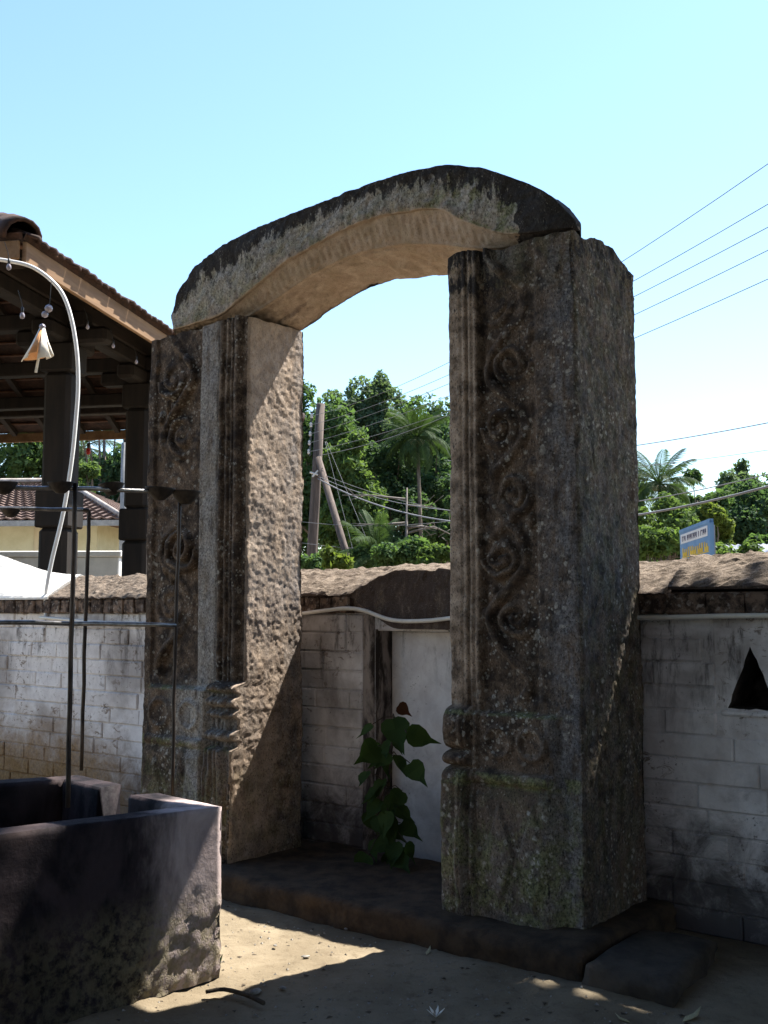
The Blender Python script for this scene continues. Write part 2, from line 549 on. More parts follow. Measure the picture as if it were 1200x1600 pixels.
M_BULB = simple('coloured_glass', (0.22, 0.20, 0.24), (0.34, 0.31, 0.35), 10, 0.12, 0, 0)
M_SOCK = simple('bulb_socket', (0.02, 0.02, 0.02), (0.04, 0.04, 0.04), 10, 0.5, 0, 0)
M_RED = simple('red_glass', (0.40, 0.03, 0.03), (0.5, 0.05, 0.04), 10, 0.2, 0, 0)
M_PAPER = simple('waxed_paper', (0.66, 0.60, 0.50), (0.78, 0.74, 0.66), 14, 0.6, 0.3, 0.003)
M_PAPERO = simple('orange_paper', (0.50, 0.22, 0.08), (0.62, 0.33, 0.15), 14, 0.6, 0.3, 0.003)
M_BLUE = simple('blue_sign', (0.10, 0.22, 0.42), (0.16, 0.30, 0.50), 3, 0.5, 0.1, 0.002)
M_SGREY = simple('sign_band', (0.60, 0.60, 0.62), (0.72, 0.72, 0.73), 5, 0.5, 0, 0)
M_SDARK = simple('sign_ink', (0.05, 0.05, 0.10), (0.09, 0.08, 0.14), 5, 0.5, 0, 0)
M_SYEL = simple('sign_yellow', (0.60, 0.38, 0.03), (0.70, 0.50, 0.06), 5, 0.5, 0, 0)
M_TIN = simple('tin_roof', (0.33, 0.33, 0.35), (0.48, 0.48, 0.5), 4, 0.5, 0.2, 0.003, metallic=0.4)
M_BARK = simple('bark', (0.07, 0.055, 0.042), (0.17, 0.135, 0.105), 7, 0.95, 0.7, 0.02, (1, 1, 0.3))
M_DEAD = simple('dead_wood', (0.10, 0.085, 0.075), (0.18, 0.16, 0.145), 7, 0.9, 0.4, 0.01)
M_PEB = simple('pebble_stone', (0.13, 0.12, 0.11), (0.33, 0.31, 0.28), 20, 0.8, 0.4, 0.003)
M_PETAL = simple('petal', (0.70, 0.68, 0.62), (0.80, 0.78, 0.73), 8, 0.6, 0, 0)
M_TWIG = simple('twig_bark', (0.04, 0.03, 0.022), (0.09, 0.07, 0.05), 20, 0.9, 0.4, 0.003)
M_DRYLEAF = simple('dry_leaf', (0.30, 0.26, 0.14), (0.46, 0.42, 0.26), 20, 0.6, 0.2, 0.002)
LEAVES = [  # greens shifted towards blue, standing in for haze on the far trees
    mat_leaf('leaf_mid', (0.020, 0.048, 0.024), (0.086, 0.142, 0.056), 0.42),
    mat_leaf('leaf_dark', (0.016, 0.040, 0.026), (0.064, 0.110, 0.054), 0.42),
    mat_leaf('leaf_light', (0.030, 0.062, 0.024), (0.105, 0.158, 0.052), 0.42),
    mat_leaf('leaf_grey', (0.032, 0.060, 0.040), (0.110, 0.158, 0.090), 0.45),
    mat_leaf('leaf_yellow', (0.045, 0.075, 0.018), (0.130, 0.170, 0.042), 0.42),
]
M_SHADE = simple('canopy_leaf', (0.02, 0.04, 0.015), (0.05, 0.085, 0.028), 2, 0.7, 0, 0)
M_PALM = mat_leaf('palm_leaflet', (0.016, 0.036, 0.014), (0.050, 0.085, 0.030), 0.25, 1.0, 0.5)
M_SAPL = mat_leaf('sapling_leaf', (0.018, 0.040, 0.014), (0.058, 0.098, 0.028), 0.35)
M_SAPR = mat_leaf('young_red_leaf', (0.06, 0.025, 0.016), (0.10, 0.04, 0.025), 0.3)

# ------------------------------------------------------------------ ground
def graded(lo, a, b, hi, fine, n):
    mid = np.arange(a, b, fine)
    left = a - np.geomspace(fine * 1.3, a - lo, n)[::-1]
    right = b + np.geomspace(fine * 1.3, hi - b, n)
    return np.concatenate([left, mid, right])

def grid_faces(nx, ny):
    i, j = np.meshgrid(np.arange(nx - 1), np.arange(ny - 1), indexing='ij')
    a = (i * ny + j).ravel()
    return np.stack([a, a + ny, a + ny + 1, a + 1], 1)

def frame_local(X, Y):
    dx, dy = X - O0.x, Y - O0.y
    c, s = math.cos(ANG), math.sin(ANG)
    return dx * c + dy * s, -dx * s + dy * c

gx = graded(-260, -2.6, 2.6, 260, 0.022, 36)
gy = graded(-120, 3.2, 6.4, 300, 0.022, 36)
GX, GY = np.meshgrid(gx, gy, indexing='ij')
near = np.exp(-((GX / 6) ** 2 + ((GY - 5) / 6) ** 2))
ZZ = 0.012 * fbm(GX, GY, GX * 0, 1.3, 4, 0.5, 3) * near + 0.007 * fbm(GX, GY, GX * 0, 6.0, 3, 0.5, 13) * near + 0.0035 * fbm(GX, GY, GX * 0, 16, 3, 0.6, 9) * near
ZZ += 0.004 * np.maximum(0, vnoise(GX * 38, GY * 38, GX * 0, 17) - 0.55) * 4 * near
far = np.sqrt(GX ** 2 + GY ** 2)
ZZ += 13.0 * sstep(75, 220, GY) * (1 + 0.25 * fbm(GX, GY, GX * 0, 0.011, 3, 0.5, 21))
ground = obj('ground', mesh_np('ground', np.stack([GX, GY, ZZ], -1), grid_faces(len(gx), len(gy)), True, None, M_DIRT))
ground['kind'] = 'structure'

# ------------------------------------------------------------------ carved stone gateway
def scroll_field(x, z, xc, z0, z1, pitch, amp, w, flip=1, seed=0):
    """height field of a worn climbing vine: S-shaped stem, one open curl in each bend, leaf lobes (0..1)"""
    rr = random.Random(seed + 900)
    H = np.zeros_like(x)
    wx = x + 0.010 * vnoise(x * 14, z * 14, x * 0 + seed, seed) ; wz = z + 0.012 * vnoise(x * 11, z * 11, x * 0 + 5, seed + 1)
    ph = (wz - z0) / pitch * math.pi
    sx = xc + flip * amp * np.cos(ph)
    d = np.abs(wx - sx) / np.sqrt(1 + (amp * math.pi / pitch * np.sin(ph)) ** 2)
    H = np.maximum(H, np.clip(1 - (d / w) ** 2, 0, 1) ** 0.5)
    k = 0
    zc = z0 + pitch
    while zc < z1 + pitch * 0.4:
        s_ = flip * (-1 if k % 2 == 0 else 1)             # the stem swings to this side, the curl lies on the other
        cx = xc - s_ * amp * rr.uniform(0.30, 0.55); cz = zc + rr.uniform(-.02, .02)
        R0 = amp * rr.uniform(0.95, 1.2)
        dx, dz = (wx - cx) * s_, wz - cz
        r = np.hypot(dx, dz); th = np.arctan2(dz, dx)
        best = np.full_like(x, 9.0)
        turns = 1
        for t in range(0, turns + 1):
            rad = R0 * (1.0 - 0.50 * (th / (2 * math.pi) + 0.5 + t))
            best = np.minimum(best, np.where(rad > 0.018, np.abs(r - rad), 9.0))
        H = np.maximum(H, np.where(r < R0 * 1.1, np.clip(1 - (best / (w * 0.9)) ** 2, 0, 1) ** 0.5 * 0.9, 0))
        H = np.maximum(H, np.clip(1 - (r / (amp * 0.2)) ** 2, 0, 1) ** 0.5 * 0.8)
        for q in range(6):
            a_ = rr.uniform(0, 6.28); rd = R0 * rr.uniform(1.15, 1.75); rx, rz_ = rr.uniform(.018, .034), rr.uniform(.02, .05)
            e = ((x - cx - rd * math.cos(a_)) / rx) ** 2 + ((z - cz - rd * math.sin(a_)) / rz_) ** 2
            H = np.maximum(H, np.clip(1 - e, 0, 1) ** 0.5 * rr.uniform(.5, .9))
        zc += pitch; k += 1
    worn = np.clip(0.74 + 0.8 * fbm(x, z, x * 0, 4.2, 4, 0.55, seed + 50), 0.12, 1.1)
    return H * worn

def lump(z, a, b, p=0.5):
    t = np.clip((z - a) / (b - a), 0, 1)
    return np.where((z > a) & (z < b), (4 * t * (1 - t)) ** p, 0)

def pillar(name, x0, x1, depth, z0, ztop, hfun, attrfun, parent, seed, side_rough, topcut=None, back_taper=0.0):
    nf, ns, nb = int((x1 - x0) / 0.0075), int(depth / 0.009), 24
    nz = int((ztop - z0) / 0.0085)
    tx = np.concatenate([np.linspace(0, 1, nf, endpoint=False), np.ones(ns), np.linspace(1, 0, nb, endpoint=False), np.zeros(ns)])
    td = np.concatenate([np.zeros(nf), np.linspace(0, 1, ns, endpoint=False), np.ones(nb), np.linspace(1, 0, ns, endpoint=False)])
    face = np.concatenate([np.zeros(nf), np.ones(ns), np.full(nb, 2), np.full(ns, 3)])
    zz = np.linspace(z0, ztop, nz)
    TX, Z = np.meshgrid(tx, zz, indexing='ij')
    TD, _ = np.meshgrid(td, zz, indexing='ij')
    FC, _ = np.meshgrid(face, zz, indexing='ij')
    X = x0 + (x1 - x0) * TX
    h = hfun(X, Z)
    D = -h * (1 - TD) + depth * TD
    X = X + (1 - TX) * back_taper * np.clip(D, 0, 9)
    # outward directions
    nx = np.where(FC == 1, 1, np.where(FC == 3, -1, 0)).astype(float)
    nd = np.where(FC == 0, -1, np.where(FC == 2, 1, 0)).astype(float)
    rough = np.where(FC == 0, 0.006, np.where(FC == 2, 0.012, np.where(FC == 1, side_rough[1], side_rough[0])))
    low = fbm(X, D, Z, 2.2, 3, 0.5, seed) * np.where((FC == 1) | (FC == 3), 0.005, 0.008)
    mid = fbm(X, D, Z, 8.0, 3, 0.5, seed + 20) * rough * 0.6
    peck = fbm(X, D, Z, 52.0, 2, 0.6, seed + 40) * np.where(FC == 0, 0.002, np.where(FC == 1, side_rough[2], 0.005))
    tot = low + mid + peck
    # rounded, chipped arrises
    ex = np.minimum(X - x0, x1 - X); ed = np.minimum(D + h * (1 - TD), depth - D)
    chip = 0.5 + 0.9 * np.clip(fbm(X, D, Z, 7, 3, 0.5, seed + 60) + 0.3, 0, 2)
    rr = 0.02 * chip
    kx = np.clip(1 - ex / rr, 0, 1); kd = np.clip(1 - ed / rr, 0, 1)
    cx = np.where(X < (x0 + x1) / 2, 1, -1); cd = np.where(TD < 0.5, 1, -1)
    kk_f = kx ** 2 * rr * 0.5; kk_s = kd ** 2 * rr * 0.5
    isf = (FC == 0) | (FC == 2)
    X2 = X + nx * tot + np.where(isf, 0, -nx * kk_s)
    D2 = D + nd * tot + np.where(isf, -nd * kk_f, 0)
    Z2 = Z.copy()
    if topcut is not None:
        top = topcut(X, D)
        lim = sstep(ztop - 0.35, ztop, Z)
        Z2 = Z - lim * (ztop - top)
    Z2 = Z2 + sstep(ztop - 0.05, ztop, Z) * 0.014 * fbm(X, D, Z, 8, 3, 0.5, seed + 5)
    V = np.stack([X2, D2, Z2], -1)
    n = len(tx)
    i, j = np.meshgrid(np.arange(n), np.arange(nz - 1), indexing='ij')
    a = (i * nz + j).ravel(); b = (((i + 1) % n) * nz + j).ravel()
    F = np.stack([a, b, b + 1, a + 1], 1)
    Vf = V.reshape(-1, 3)
    cl, mo, cr, co, pa = [np.clip(q + 0 * X, 0, 1) for q in attrfun(X, D, Z, FC, h)]
    # cap
    c = np.array([[(x0 + x1) / 2, depth / 2, ztop - 0.02 if topcut is None else float(np.mean(V[:, -1, 2]))]])
    ci = len(Vf)
    Vf = np.concatenate([Vf, c])
    ii = np.arange(n)
    cap = np.stack([ii * nz + nz - 1, ((ii + 1) % n) * nz + nz - 1, np.full(n, ci), np.full(n, ci)], 1)
    at_ = {k: ('POINT', np.append(v.ravel(), 0.0)) for k, v in zip(('clean', 'moss', 'crust', 'cool', 'pale'), (cl, mo, cr, co, pa))}
    me = mesh_np(name, Vf, F, True, at_, M_STONE)
    o = obj(name, me, parent)
    tri = MB()
    ring = [Vf[k * nz + nz - 1] for k in range(n)]
    tri.add([Vector(map(float, p)) for p in ring] + [Vector(map(float, c[0]))], [(k, (k + 1) % n, n) for k in range(n)])
    t = tri.build('top_bed', M_STONE, o)
    return o

gate = empty('stone_gateway', O0, ANG)
tag(gate, 'tall carved stone gateway with arched lintel standing before the whitewashed wall', 'gateway')

# height of the front face: right jamb, x from -0.71 (inside) to 0
def h_right(X, Z):
    hs = np.zeros_like(X)
    hs += 0.018 * sstep(-0.625, -0.64, X)                                    # flat inner fillet
    for c in (-0.615, -0.580, -0.548):
        hs += 0.020 * np.clip(1 - ((X - c) / 0.016) ** 2, 0, 1) ** 0.5       # reeds
    pan = sstep(-0.535, -0.522, X) * sstep(-0.205, -0.235, X)
    up = sstep(1.10, 1.16, Z)
    sc = scroll_field(X, Z, -0.385, 1.20, 3.20, 0.31, 0.100, 0.025, 1, 4)
    worn = 0.55 + 0.45 * sstep(-0.28, -0.45, X)
    hs += pan * up * (-0.019 + 0.047 * sc * worn)
    hs += (1 - up) * 0.0
    # plinth: stacked swellings at the inner arris, ledges on the panel
    inner = sstep(-0.555, -0.60, X)
    st = np.maximum.reduce([lump(Z, 0.885, 1.085, 0.35) * 0.085, lump(Z, 0.805, 0.875, 0.5) * 0.085, lump(Z, 0.70, 0.80, 0.5) * 0.09])
    st = np.maximum(st, 0.095 * sstep(0.76, 0.735, Z))
    hs += inner * st
    pl = sstep(-0.62, -0.54, X) * sstep(-0.10, -0.16, X)
    hs += pl * (0.045 * sstep(1.075, 1.055, Z) + 0.035 * lump(Z, 0.735, 0.80, 0.5) + 0.03 * sstep(0.75, 0.66, Z))
    # worn lotus petals on the block
    for c in (-0.42, -0.24):
        e = ((X - c) / 0.085) ** 2 + ((Z - 0.93) / 0.085) ** 2
        hs += pl * 0.018 * np.clip(1 - np.abs(np.sqrt(e) - 0.8) / 0.25, 0, 1)
    for c in (-0.58, -0.40, -0.22):
        e = np.abs(X - c) / 0.085 + np.abs(Z - 0.42) / 0.26
        hs += 0.016 * sstep(1.0, 0.8, e)
    return hs

def a_right(X, D, Z, FC, h):
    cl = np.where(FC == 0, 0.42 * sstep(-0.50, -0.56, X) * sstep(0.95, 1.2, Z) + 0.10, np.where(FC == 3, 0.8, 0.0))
    mo = np.where(FC == 0, 0.9 * sstep(0.85, 0.35, Z) + 1.2 * (lump(Z, 0.72, 0.79) + lump(Z, 1.05, 1.075)) + 0.25 * sstep(3.0, 3.3, Z), 0.25)
    cr = np.where(FC == 0, 0.36 * sstep(2.95, 3.36, Z) * sstep(-0.30, -0.5, X) + 0.1 * sstep(0.4, 0.16, Z), 0.30 + 0.2 * sstep(3.1, 3.3, Z)) + 0.26 * (FC == 0)
    co = np.where(FC == 1, 0.32, np.where(FC == 0, 0.7 * sstep(-0.25, -0.08, X), 0.3))
    pa = np.where(FC == 0, 0.25 * sstep(0.75, 0.4, Z) + 0.5 * sstep(3.15, 3.34, Z) * sstep(-0.62, -0.45, X) * sstep(-0.25, -0.4, X), 0)
    return cl, mo, cr, co, pa

def top_right(X, D):
    return 3.355 + 0.018 * sstep(0.06, 0.24, D) * sstep(-0.10, -0.01, X) - 0.075 * sstep(0.42, 0.66, D) + 0.004 * np.sin(X * 9)

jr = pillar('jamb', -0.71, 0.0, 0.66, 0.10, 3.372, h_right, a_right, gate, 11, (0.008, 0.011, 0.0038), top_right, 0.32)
jr['label'] = 'right-hand jamb carved with a worn climbing vine'

# left jamb: outer -3.08, inner -2.19
def h_left(X, Z):
    hs = np.zeros_like(X)
    hs += 0.012 * sstep(-2.575, -2.56, X) * sstep(-2.40, -2.415, X)
    for c, w, a in ((-2.375, 0.022, 0.026), (-2.325, 0.018, 0.022), (-2.285, 0.014, 0.020), (-2.235, 0.030, 0.036)):
        hs += a * np.clip(1 - ((X - c) / w) ** 2, 0, 1) ** 0.5
    pan = sstep(-3.02, -3.0, X) * sstep(-2.575, -2.595, X)
    up = sstep(1.12, 1.18, Z)
    sc = scroll_field(X, Z, -2.79, 1.22, 3.20, 0.36, 0.13, 0.028, -1, 8)
    hs += pan * up * (-0.019 + 0.047 * sc)
    inner = sstep(-2.40, -2.36, X)
    st = np.maximum.reduce([lump(Z, 1.075, 1.135, 0.5) * 0.10, lump(Z, 0.99, 1.06, 0.5) * 0.105, lump(Z, 0.93, 0.98, 0.5) * 0.09, lump(Z, 0.80, 0.87, 0.5) * 0.11])
    st = np.maximum(st, 0.11 * sstep(0.78, 0.755, Z))
    st = np.maximum(st, 0.045 * sstep(1.10, 1.08, Z))
    hs += inner * st
    pl = sstep(-3.02, -2.96, X) * sstep(-2.42, -2.46, X)
    hs += pl * (0.05 * sstep(1.10, 1.08, Z) + 0.03 * lump(Z, 0.745, 0.80, 0.5) + 0.03 * sstep(0.77, 0.68, Z))
    for c in (-2.85, -2.58):
        e = ((X - c) / 0.11) ** 2 + ((Z - 0.93) / 0.10) ** 2
        hs += pl * 0.018 * np.clip(1 - np.abs(np.sqrt(e) - 0.8) / 0.25, 0, 1)
    for c in (-2.86, -2.62, -2.36):
        e = np.abs(X - c) / 0.11 + np.abs(Z - 0.42) / 0.28
        hs += 0.016 * sstep(1.0, 0.8, e)
    return hs

def a_left(X, D, Z, FC, h):
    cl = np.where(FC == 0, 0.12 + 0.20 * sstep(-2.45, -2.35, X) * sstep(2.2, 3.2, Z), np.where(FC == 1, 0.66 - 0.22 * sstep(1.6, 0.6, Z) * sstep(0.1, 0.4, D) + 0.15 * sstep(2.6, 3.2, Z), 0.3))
    mo = np.where(FC == 0, 0.55 * sstep(0.8, 0.4, Z) + 1.0 * (lump(Z, 0.73, 0.79) + lump(Z, 1.07, 1.095)), 0.3 * sstep(0.9, 0.4, Z))
    cr = np.where(FC == 0, 0.20 + 0.25 * sstep(0.35, 0.16, Z), 0.0)
    co = np.where(FC == 0, 0.85 * sstep(-2.585, -2.56, X) * sstep(-2.38, -2.42, X) + 0.5 * sstep(1.12, 1.05, Z) * sstep(-2.75, -2.6, X), np.where(FC == 1, 0.30 + 0.3 * sstep(0.25, 0.45, D), 0.3))
    pa = np.where(FC == 0, 0.55 * sstep(-2.585, -2.56, X) * sstep(-2.38, -2.42, X) + 0.45 * sstep(1.14, 1.08, Z) * sstep(-2.85, -2.7, X) * sstep(0.7, 0.85, Z), 0)
    return cl, mo, cr, co, pa

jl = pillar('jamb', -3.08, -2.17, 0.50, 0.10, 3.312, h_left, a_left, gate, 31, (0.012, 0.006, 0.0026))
jl['label'] = 'left-hand jamb with a sunlit pecked inner face'

# arched lintel
def interp(tab, x):
    t = np.array(tab, float)
    return np.interp(x, t[:, 0], t[:, 1])

def smooth_interp(tab, x, w=0.06):
    return sum(interp(tab, x + d * w) for d in (-1, -0.5, 0, 0.5, 1)) / 5

Z_TOP = [(-3.0, 3.45), (-2.88, 3.47), (-2.8, 3.60), (-2.68, 3.71), (-2.42, 3.80), (-2.12, 3.85), (-1.7, 3.872), (-1.28, 3.895), (-0.97, 3.895), (-0.74, 3.875), (-0.52, 3.800), (-0.26, 3.655), (-0.12, 3.555), (-0.03, 3.47), (0.1, 3.40)]
Z_LIP = [(-3.0, 3.345), (-2.44, 3.36), (-2.15, 3.48), (-1.85, 3.596), (-1.46, 3.68), (-1.14, 3.70), (-0.80, 3.66), (-0.60, 3.52), (-0.40, 3.42), (-0.2, 3.385), (0.1, 3.375)]
Z_IN = [(-3.0, 3.315), (-2.22, 3.315), (-1.95, 3.39), (-1.69, 3.47), (-1.4, 3.505), (-1.05, 3.46), (-0.85, 3.40), (-0.70, 3.362), (0.1, 3.36)]
LD = 0.45
nxl = 330
xs = np.linspace(-2.93, -0.012, nxl)
zt, zl, zi = smooth_interp(Z_TOP, xs, 0.03), smooth_interp(Z_LIP, xs), smooth_interp(Z_IN, xs)
prof = []   # (kind, parameter): built as (depth, weights) along the section
sec_d, sec_t, sec_l, sec_i, sec_k = [], [], [], [], []
def seg(n, d0, d1, w0, w1, kind):
    for q in np.linspace(0, 1, n, endpoint=False):
        sec_d.append(d0 + (d1 - d0) * q)
        w = [w0[m] + (w1[m] - w0[m]) * q for m in range(3)]
        sec_t.append(w[0]); sec_l.append(w[1]); sec_i.append(w[2]); sec_k.append(kind + q * 0.999)
seg(26, 0.0, 0.0, (1, 0, 0), (0, 1, 0), 0)           # front band going down
seg(4, 0.0, 0.022, (0, 1, 0), (0, 1, 0), 1)          # small return
seg(18, 0.022, 0.10, (0, 1, 0), (0, 0.35, 0.65), 2)  # cove with petals
seg(4, 0.10, 0.125, (0, 0.35, 0.65), (0, 0.35, 0.65), 3)
seg(34, 0.125, LD, (0, 0.35, 0.65), (0, 0, 1), 4)    # soffit
seg(14, LD, LD, (0, 0, 1), (1, 0, 0), 5)             # back
seg(14, LD, 0.0, (1, 0, 0), (1, 0, 0), 6)            # top
ns_ = len(sec_d)
SD, ST, SL, SI, SK = [np.array(a)[None, :] for a in (sec_d, sec_t, sec_l, sec_i, sec_k)]
XX = np.repeat(xs[:, None], ns_, 1)
ZL = zt[:, None] * ST + zl[:, None] * SL + zi[:, None] * SI
DD = np.repeat(SD, nxl, 0).copy()
DD *= 1 - 0.62 * sstep(-0.50, -0.02, XX)
# top is rounded between front and back, left end rounded in plan
ZL = ZL + np.where(SK >= 6, 0.04 * sstep(-0.5, -0.9, XX) * np.sin(math.pi * np.clip(DD / LD, 0, 1)), 0)
KK = np.repeat(SK, nxl, 0)
cov = (KK >= 2) & (KK < 3)
ribs = np.where(cov, 0.007 * np.abs(np.sin(XX * math.pi / 0.045)) * np.sin(math.pi * (KK - 2)), 0)
front = KK < 1
nD = np.where(KK < 2, -1.0, np.where((KK >= 5) & (KK < 6), 1.0, np.where(cov, -0.6, 0)))
nZ = np.where((KK >= 4) & (KK < 5), -1.0, np.where(KK >= 6, 1.0, np.where(cov, -0.6, 0)))
dsp = 0.012 * fbm(XX, DD, ZL, 3.0, 3, 0.5, 70) + 0.007 * fbm(XX, DD, ZL, 12, 4, 0.55, 80) + 0.004 * fbm(XX, DD, ZL, 40, 2, 0.5, 85) + ribs
onp = ((XX < -2.2) | (XX > -0.7)) & (nZ < 0)
dsp = np.where(onp, np.minimum(dsp, 0.0), dsp)
DD += nD * dsp; ZL += nZ * dsp
ZL += np.where((KK >= 4.5) & (KK < 5.4), -0.03 * np.clip(fbm(XX, DD * 0, XX * 0, 5, 2, 0.5, 99), 0, 1) * (~onp), 0)
# both ends are worn round
for x_end, w_end in ((-0.012, 0.16), (-2.93, 0.09)):
    t_ = np.clip(1 - np.abs(XX - x_end) / w_end, 0, 1)
    sh = 1 - np.sqrt(np.clip(1 - t_ ** 2, 0.02, 1))
    zc_ = (zi[:, None] * 0.75 + zt[:, None] * 0.25); dc_ = DD.mean(1, keepdims=True)
    ZL = ZL + sh * 0.8 * np.minimum(0, zc_ - ZL); DD = DD + sh * 0.8 * (dc_ - DD)
endl = sstep(-2.84, -2.93, XX)
XX = XX + endl * 0.04 * fbm(XX * 0, DD, ZL, 7, 3, 0.5, 90)
hrel = (ZL - zl[:, None]) / np.maximum(0.02, (zt - zl)[:, None])
hn = hrel + 0.10 * fbm(XX, DD * 0, ZL, 5, 3, 0.6, 95)
crust = np.where(front, 0.16 + 0.74 * np.clip(hn, 0, 1) ** 1.7, np.where(KK >= 5, 1.0, 0.0))
crust = np.maximum(crust, 1.25 * sstep(-0.06, 0.10, XX + 0.52 - 0.22 * (1 - hn) + 0.10 * fbm(XX, DD * 0, ZL, 9, 3, 0.6, 97)))
paleL = np.where(front, 0.95 * sstep(-0.05, 0.25, hrel), 0.0)
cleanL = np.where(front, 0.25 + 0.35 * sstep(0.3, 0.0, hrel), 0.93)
coolL = np.where(front, 1.0 * sstep(0.0, 0.3, hrel), 0.0)
mossL = np.where(front, 0.35 + 0.6 * sstep(-0.95, -0.7, XX) + 0.3 * lump(hrel, -0.2, 0.2), 0.15)
i, j = np.meshgrid(np.arange(nxl - 1), np.arange(ns_), indexing='ij')
a = (i * ns_ + j).ravel(); b = (i * ns_ + (j + 1) % ns_).ravel()
FL = np.stack([a, a + ns_, b + ns_, b], 1)[:, ::-1]
VL = np.stack([XX, DD, ZL], -1).reshape(-1, 3)
# end caps as fans
caps = []
c0, c1 = len(VL), len(VL) + 1
VL = np.concatenate([VL, [VL[:ns_].mean(0)], [VL[(nxl - 1) * ns_:].mean(0)]])
jj = np.arange(ns_)
capL = np.stack([jj, (jj + 1) % ns_, np.full(ns_, c0), np.full(ns_, c0)], 1)[:, ::-1]
attr_l = {k: ('POINT', np.concatenate([np.clip(v, 0, 1).ravel(), [0.3, 0.3]])) for k, v in (('clean', cleanL), ('moss', mossL), ('crust', crust), ('cool', coolL), ('pale', paleL))}
me = bpy.data.meshes.new('arched_lintel')
FT = np.concatenate([FL[:, [0, 1, 2]], FL[:, [0, 2, 3]], np.stack([(jj + 1) % ns_, jj, np.full(ns_, c0)], 1), np.stack([(nxl - 1) * ns_ + jj, (nxl - 1) * ns_ + (jj + 1) % ns_, np.full(ns_, c1)], 1)])
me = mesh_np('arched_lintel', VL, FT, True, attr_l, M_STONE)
import bmesh
_bm = bmesh.new(); _bm.from_mesh(me); bmesh.ops.recalc_face_normals(_bm, faces=_bm.faces); _bm.to_mesh(me); _bm.free()
lint = obj('arched_lintel', me, gate)
lint['label'] = 'single curved lintel stone, black crust on top, tan carved soffit'

# ------------------------------------------------------------------ stone step in front of and under the gateway
def rough_slab(name, x0, x1, y0, y1, z1, mat, parent, seed, res=0.03, amp=0.010, round_=0.014):
    nx, ny, nz = max(3, int((x1 - x0) / res)), max(3, int((y1 - y0) / res)), 5
    xs_, ys_ = np.linspace(x0, x1, nx), np.linspace(y0, y1, ny)
    X, Y = np.meshgrid(xs_, ys_, indexing='ij')
    e = np.minimum(np.minimum(X - x0, x1 - X), np.minimum(Y - y0, y1 - Y))
    Z = z1 + amp * fbm(X, Y, X * 0, 3.5, 4, 0.55, seed) - round_ * np.clip(1 - e / (round_ * 1.5), 0, 1) ** 2
    V = [np.stack([X, Y, Z], -1).reshape(-1, 3)]
    F = [grid_faces(nx, ny)]
    # skirt
    per = [(k, 0) for k in range(nx)] + [(nx - 1, k) for k in range(1, ny)] + [(k, ny - 1) for k in range(nx - 2, -1, -1)] + [(0, k) for k in range(ny - 2, 0, -1)]
    base = nx * ny
    cur = np.array([p[0] * ny + p[1] for p in per])
    top = V[0][cur]
    cen = np.array([(x0 + x1) / 2, (y0 + y1) / 2, 0])
    out = np.stack([np.where(top[:, 0] >= x1 - 1e-6, 1, np.where(top[:, 0] <= x0 + 1e-6, -1, 0)), np.where(top[:, 1] >= y1 - 1e-6, 1, np.where(top[:, 1] <= y0 + 1e-6, -1, 0)), np.zeros(len(top))], -1)
    for lv in range(1, nz + 1):
        t = lv / nz
        ring = top.copy()
        ring[:, 2] = top[:, 2] * (1 - t) - 0.03 * t
        ring += out * (0.35 * round_ + (amp * 1.6) * fbm(ring[:, 0], ring[:, 1], ring[:, 2] * 2, 6, 3, 0.6, seed + 3))[:, None]
        idx = base + np.arange(len(per))
        nxt = np.roll(idx, -1); cn = np.roll(cur, -1)
        F.append(np.stack([cur, idx, nxt, cn], 1))
        V.append(ring); cur = idx; base += len(per)
    return obj(name, mesh_np(name, np.concatenate(V), np.concatenate(F), True, None, mat), parent)

step = rough_slab('stone_step', -3.5, 0.12, -0.27, 0.72, 0.125, M_STEP, None, 5)
step.location = O0; step.rotation_euler = (0, 0, ANG)
tag(step, 'low earthy stone step running under the carved gateway jambs', 'step')
blk = rough_slab('stone_block', 0.0, 0.36, 0.0, 0.62, 0.10, M_BLOCK, None, 9, 0.025, 0.012, 0.016)
blk.location = FRM @ Vector((0.155, -0.30, 0)); blk.rotation_euler = (0, 0, ANG + 0.08)
tag(blk, 'low dark stone block lying on the ground at the right foot of the gateway', 'stone')

# ------------------------------------------------------------------ whitewashed boundary wall
wall = empty('boundary_wall', FRM @ Vector((-1.5, 0.7, 0)), ANG)
tag(wall, 'whitewashed stained masonry wall with sloping mortar coping behind the gateway', 'wall')
WX = -1.5                      # wall-local x = frame x - WX ; wall-local y = frame D - 0.7
DOOR = (-1.76, -0.42)          # blocked door recess (frame x)
NICHE = (0.36, 0.705, 1.02, 1.47)
core = MB()
def cbox(x0, x1, z0, z1, y0=0.009, y1=0.42): core.box(x0 - WX, x1 - WX, y0, y1, z0, z1)
cbox(-11, DOOR[0] - 0.002, 0.0, 1.54)
cbox(DOOR[1] + 0.002, NICHE[0], 0.0, 1.54)
cbox(NICHE[0], NICHE[1], 0.0, NICHE[2] - 0.04)
cbox(NICHE[0], NICHE[1], NICHE[3], 1.54)
cbox(NICHE[1], 5.0, 0.0, 1.54)
cbox(DOOR[0], DOOR[1], 1.44, 1.54)
core.build('wall_core', M_WW, wall)
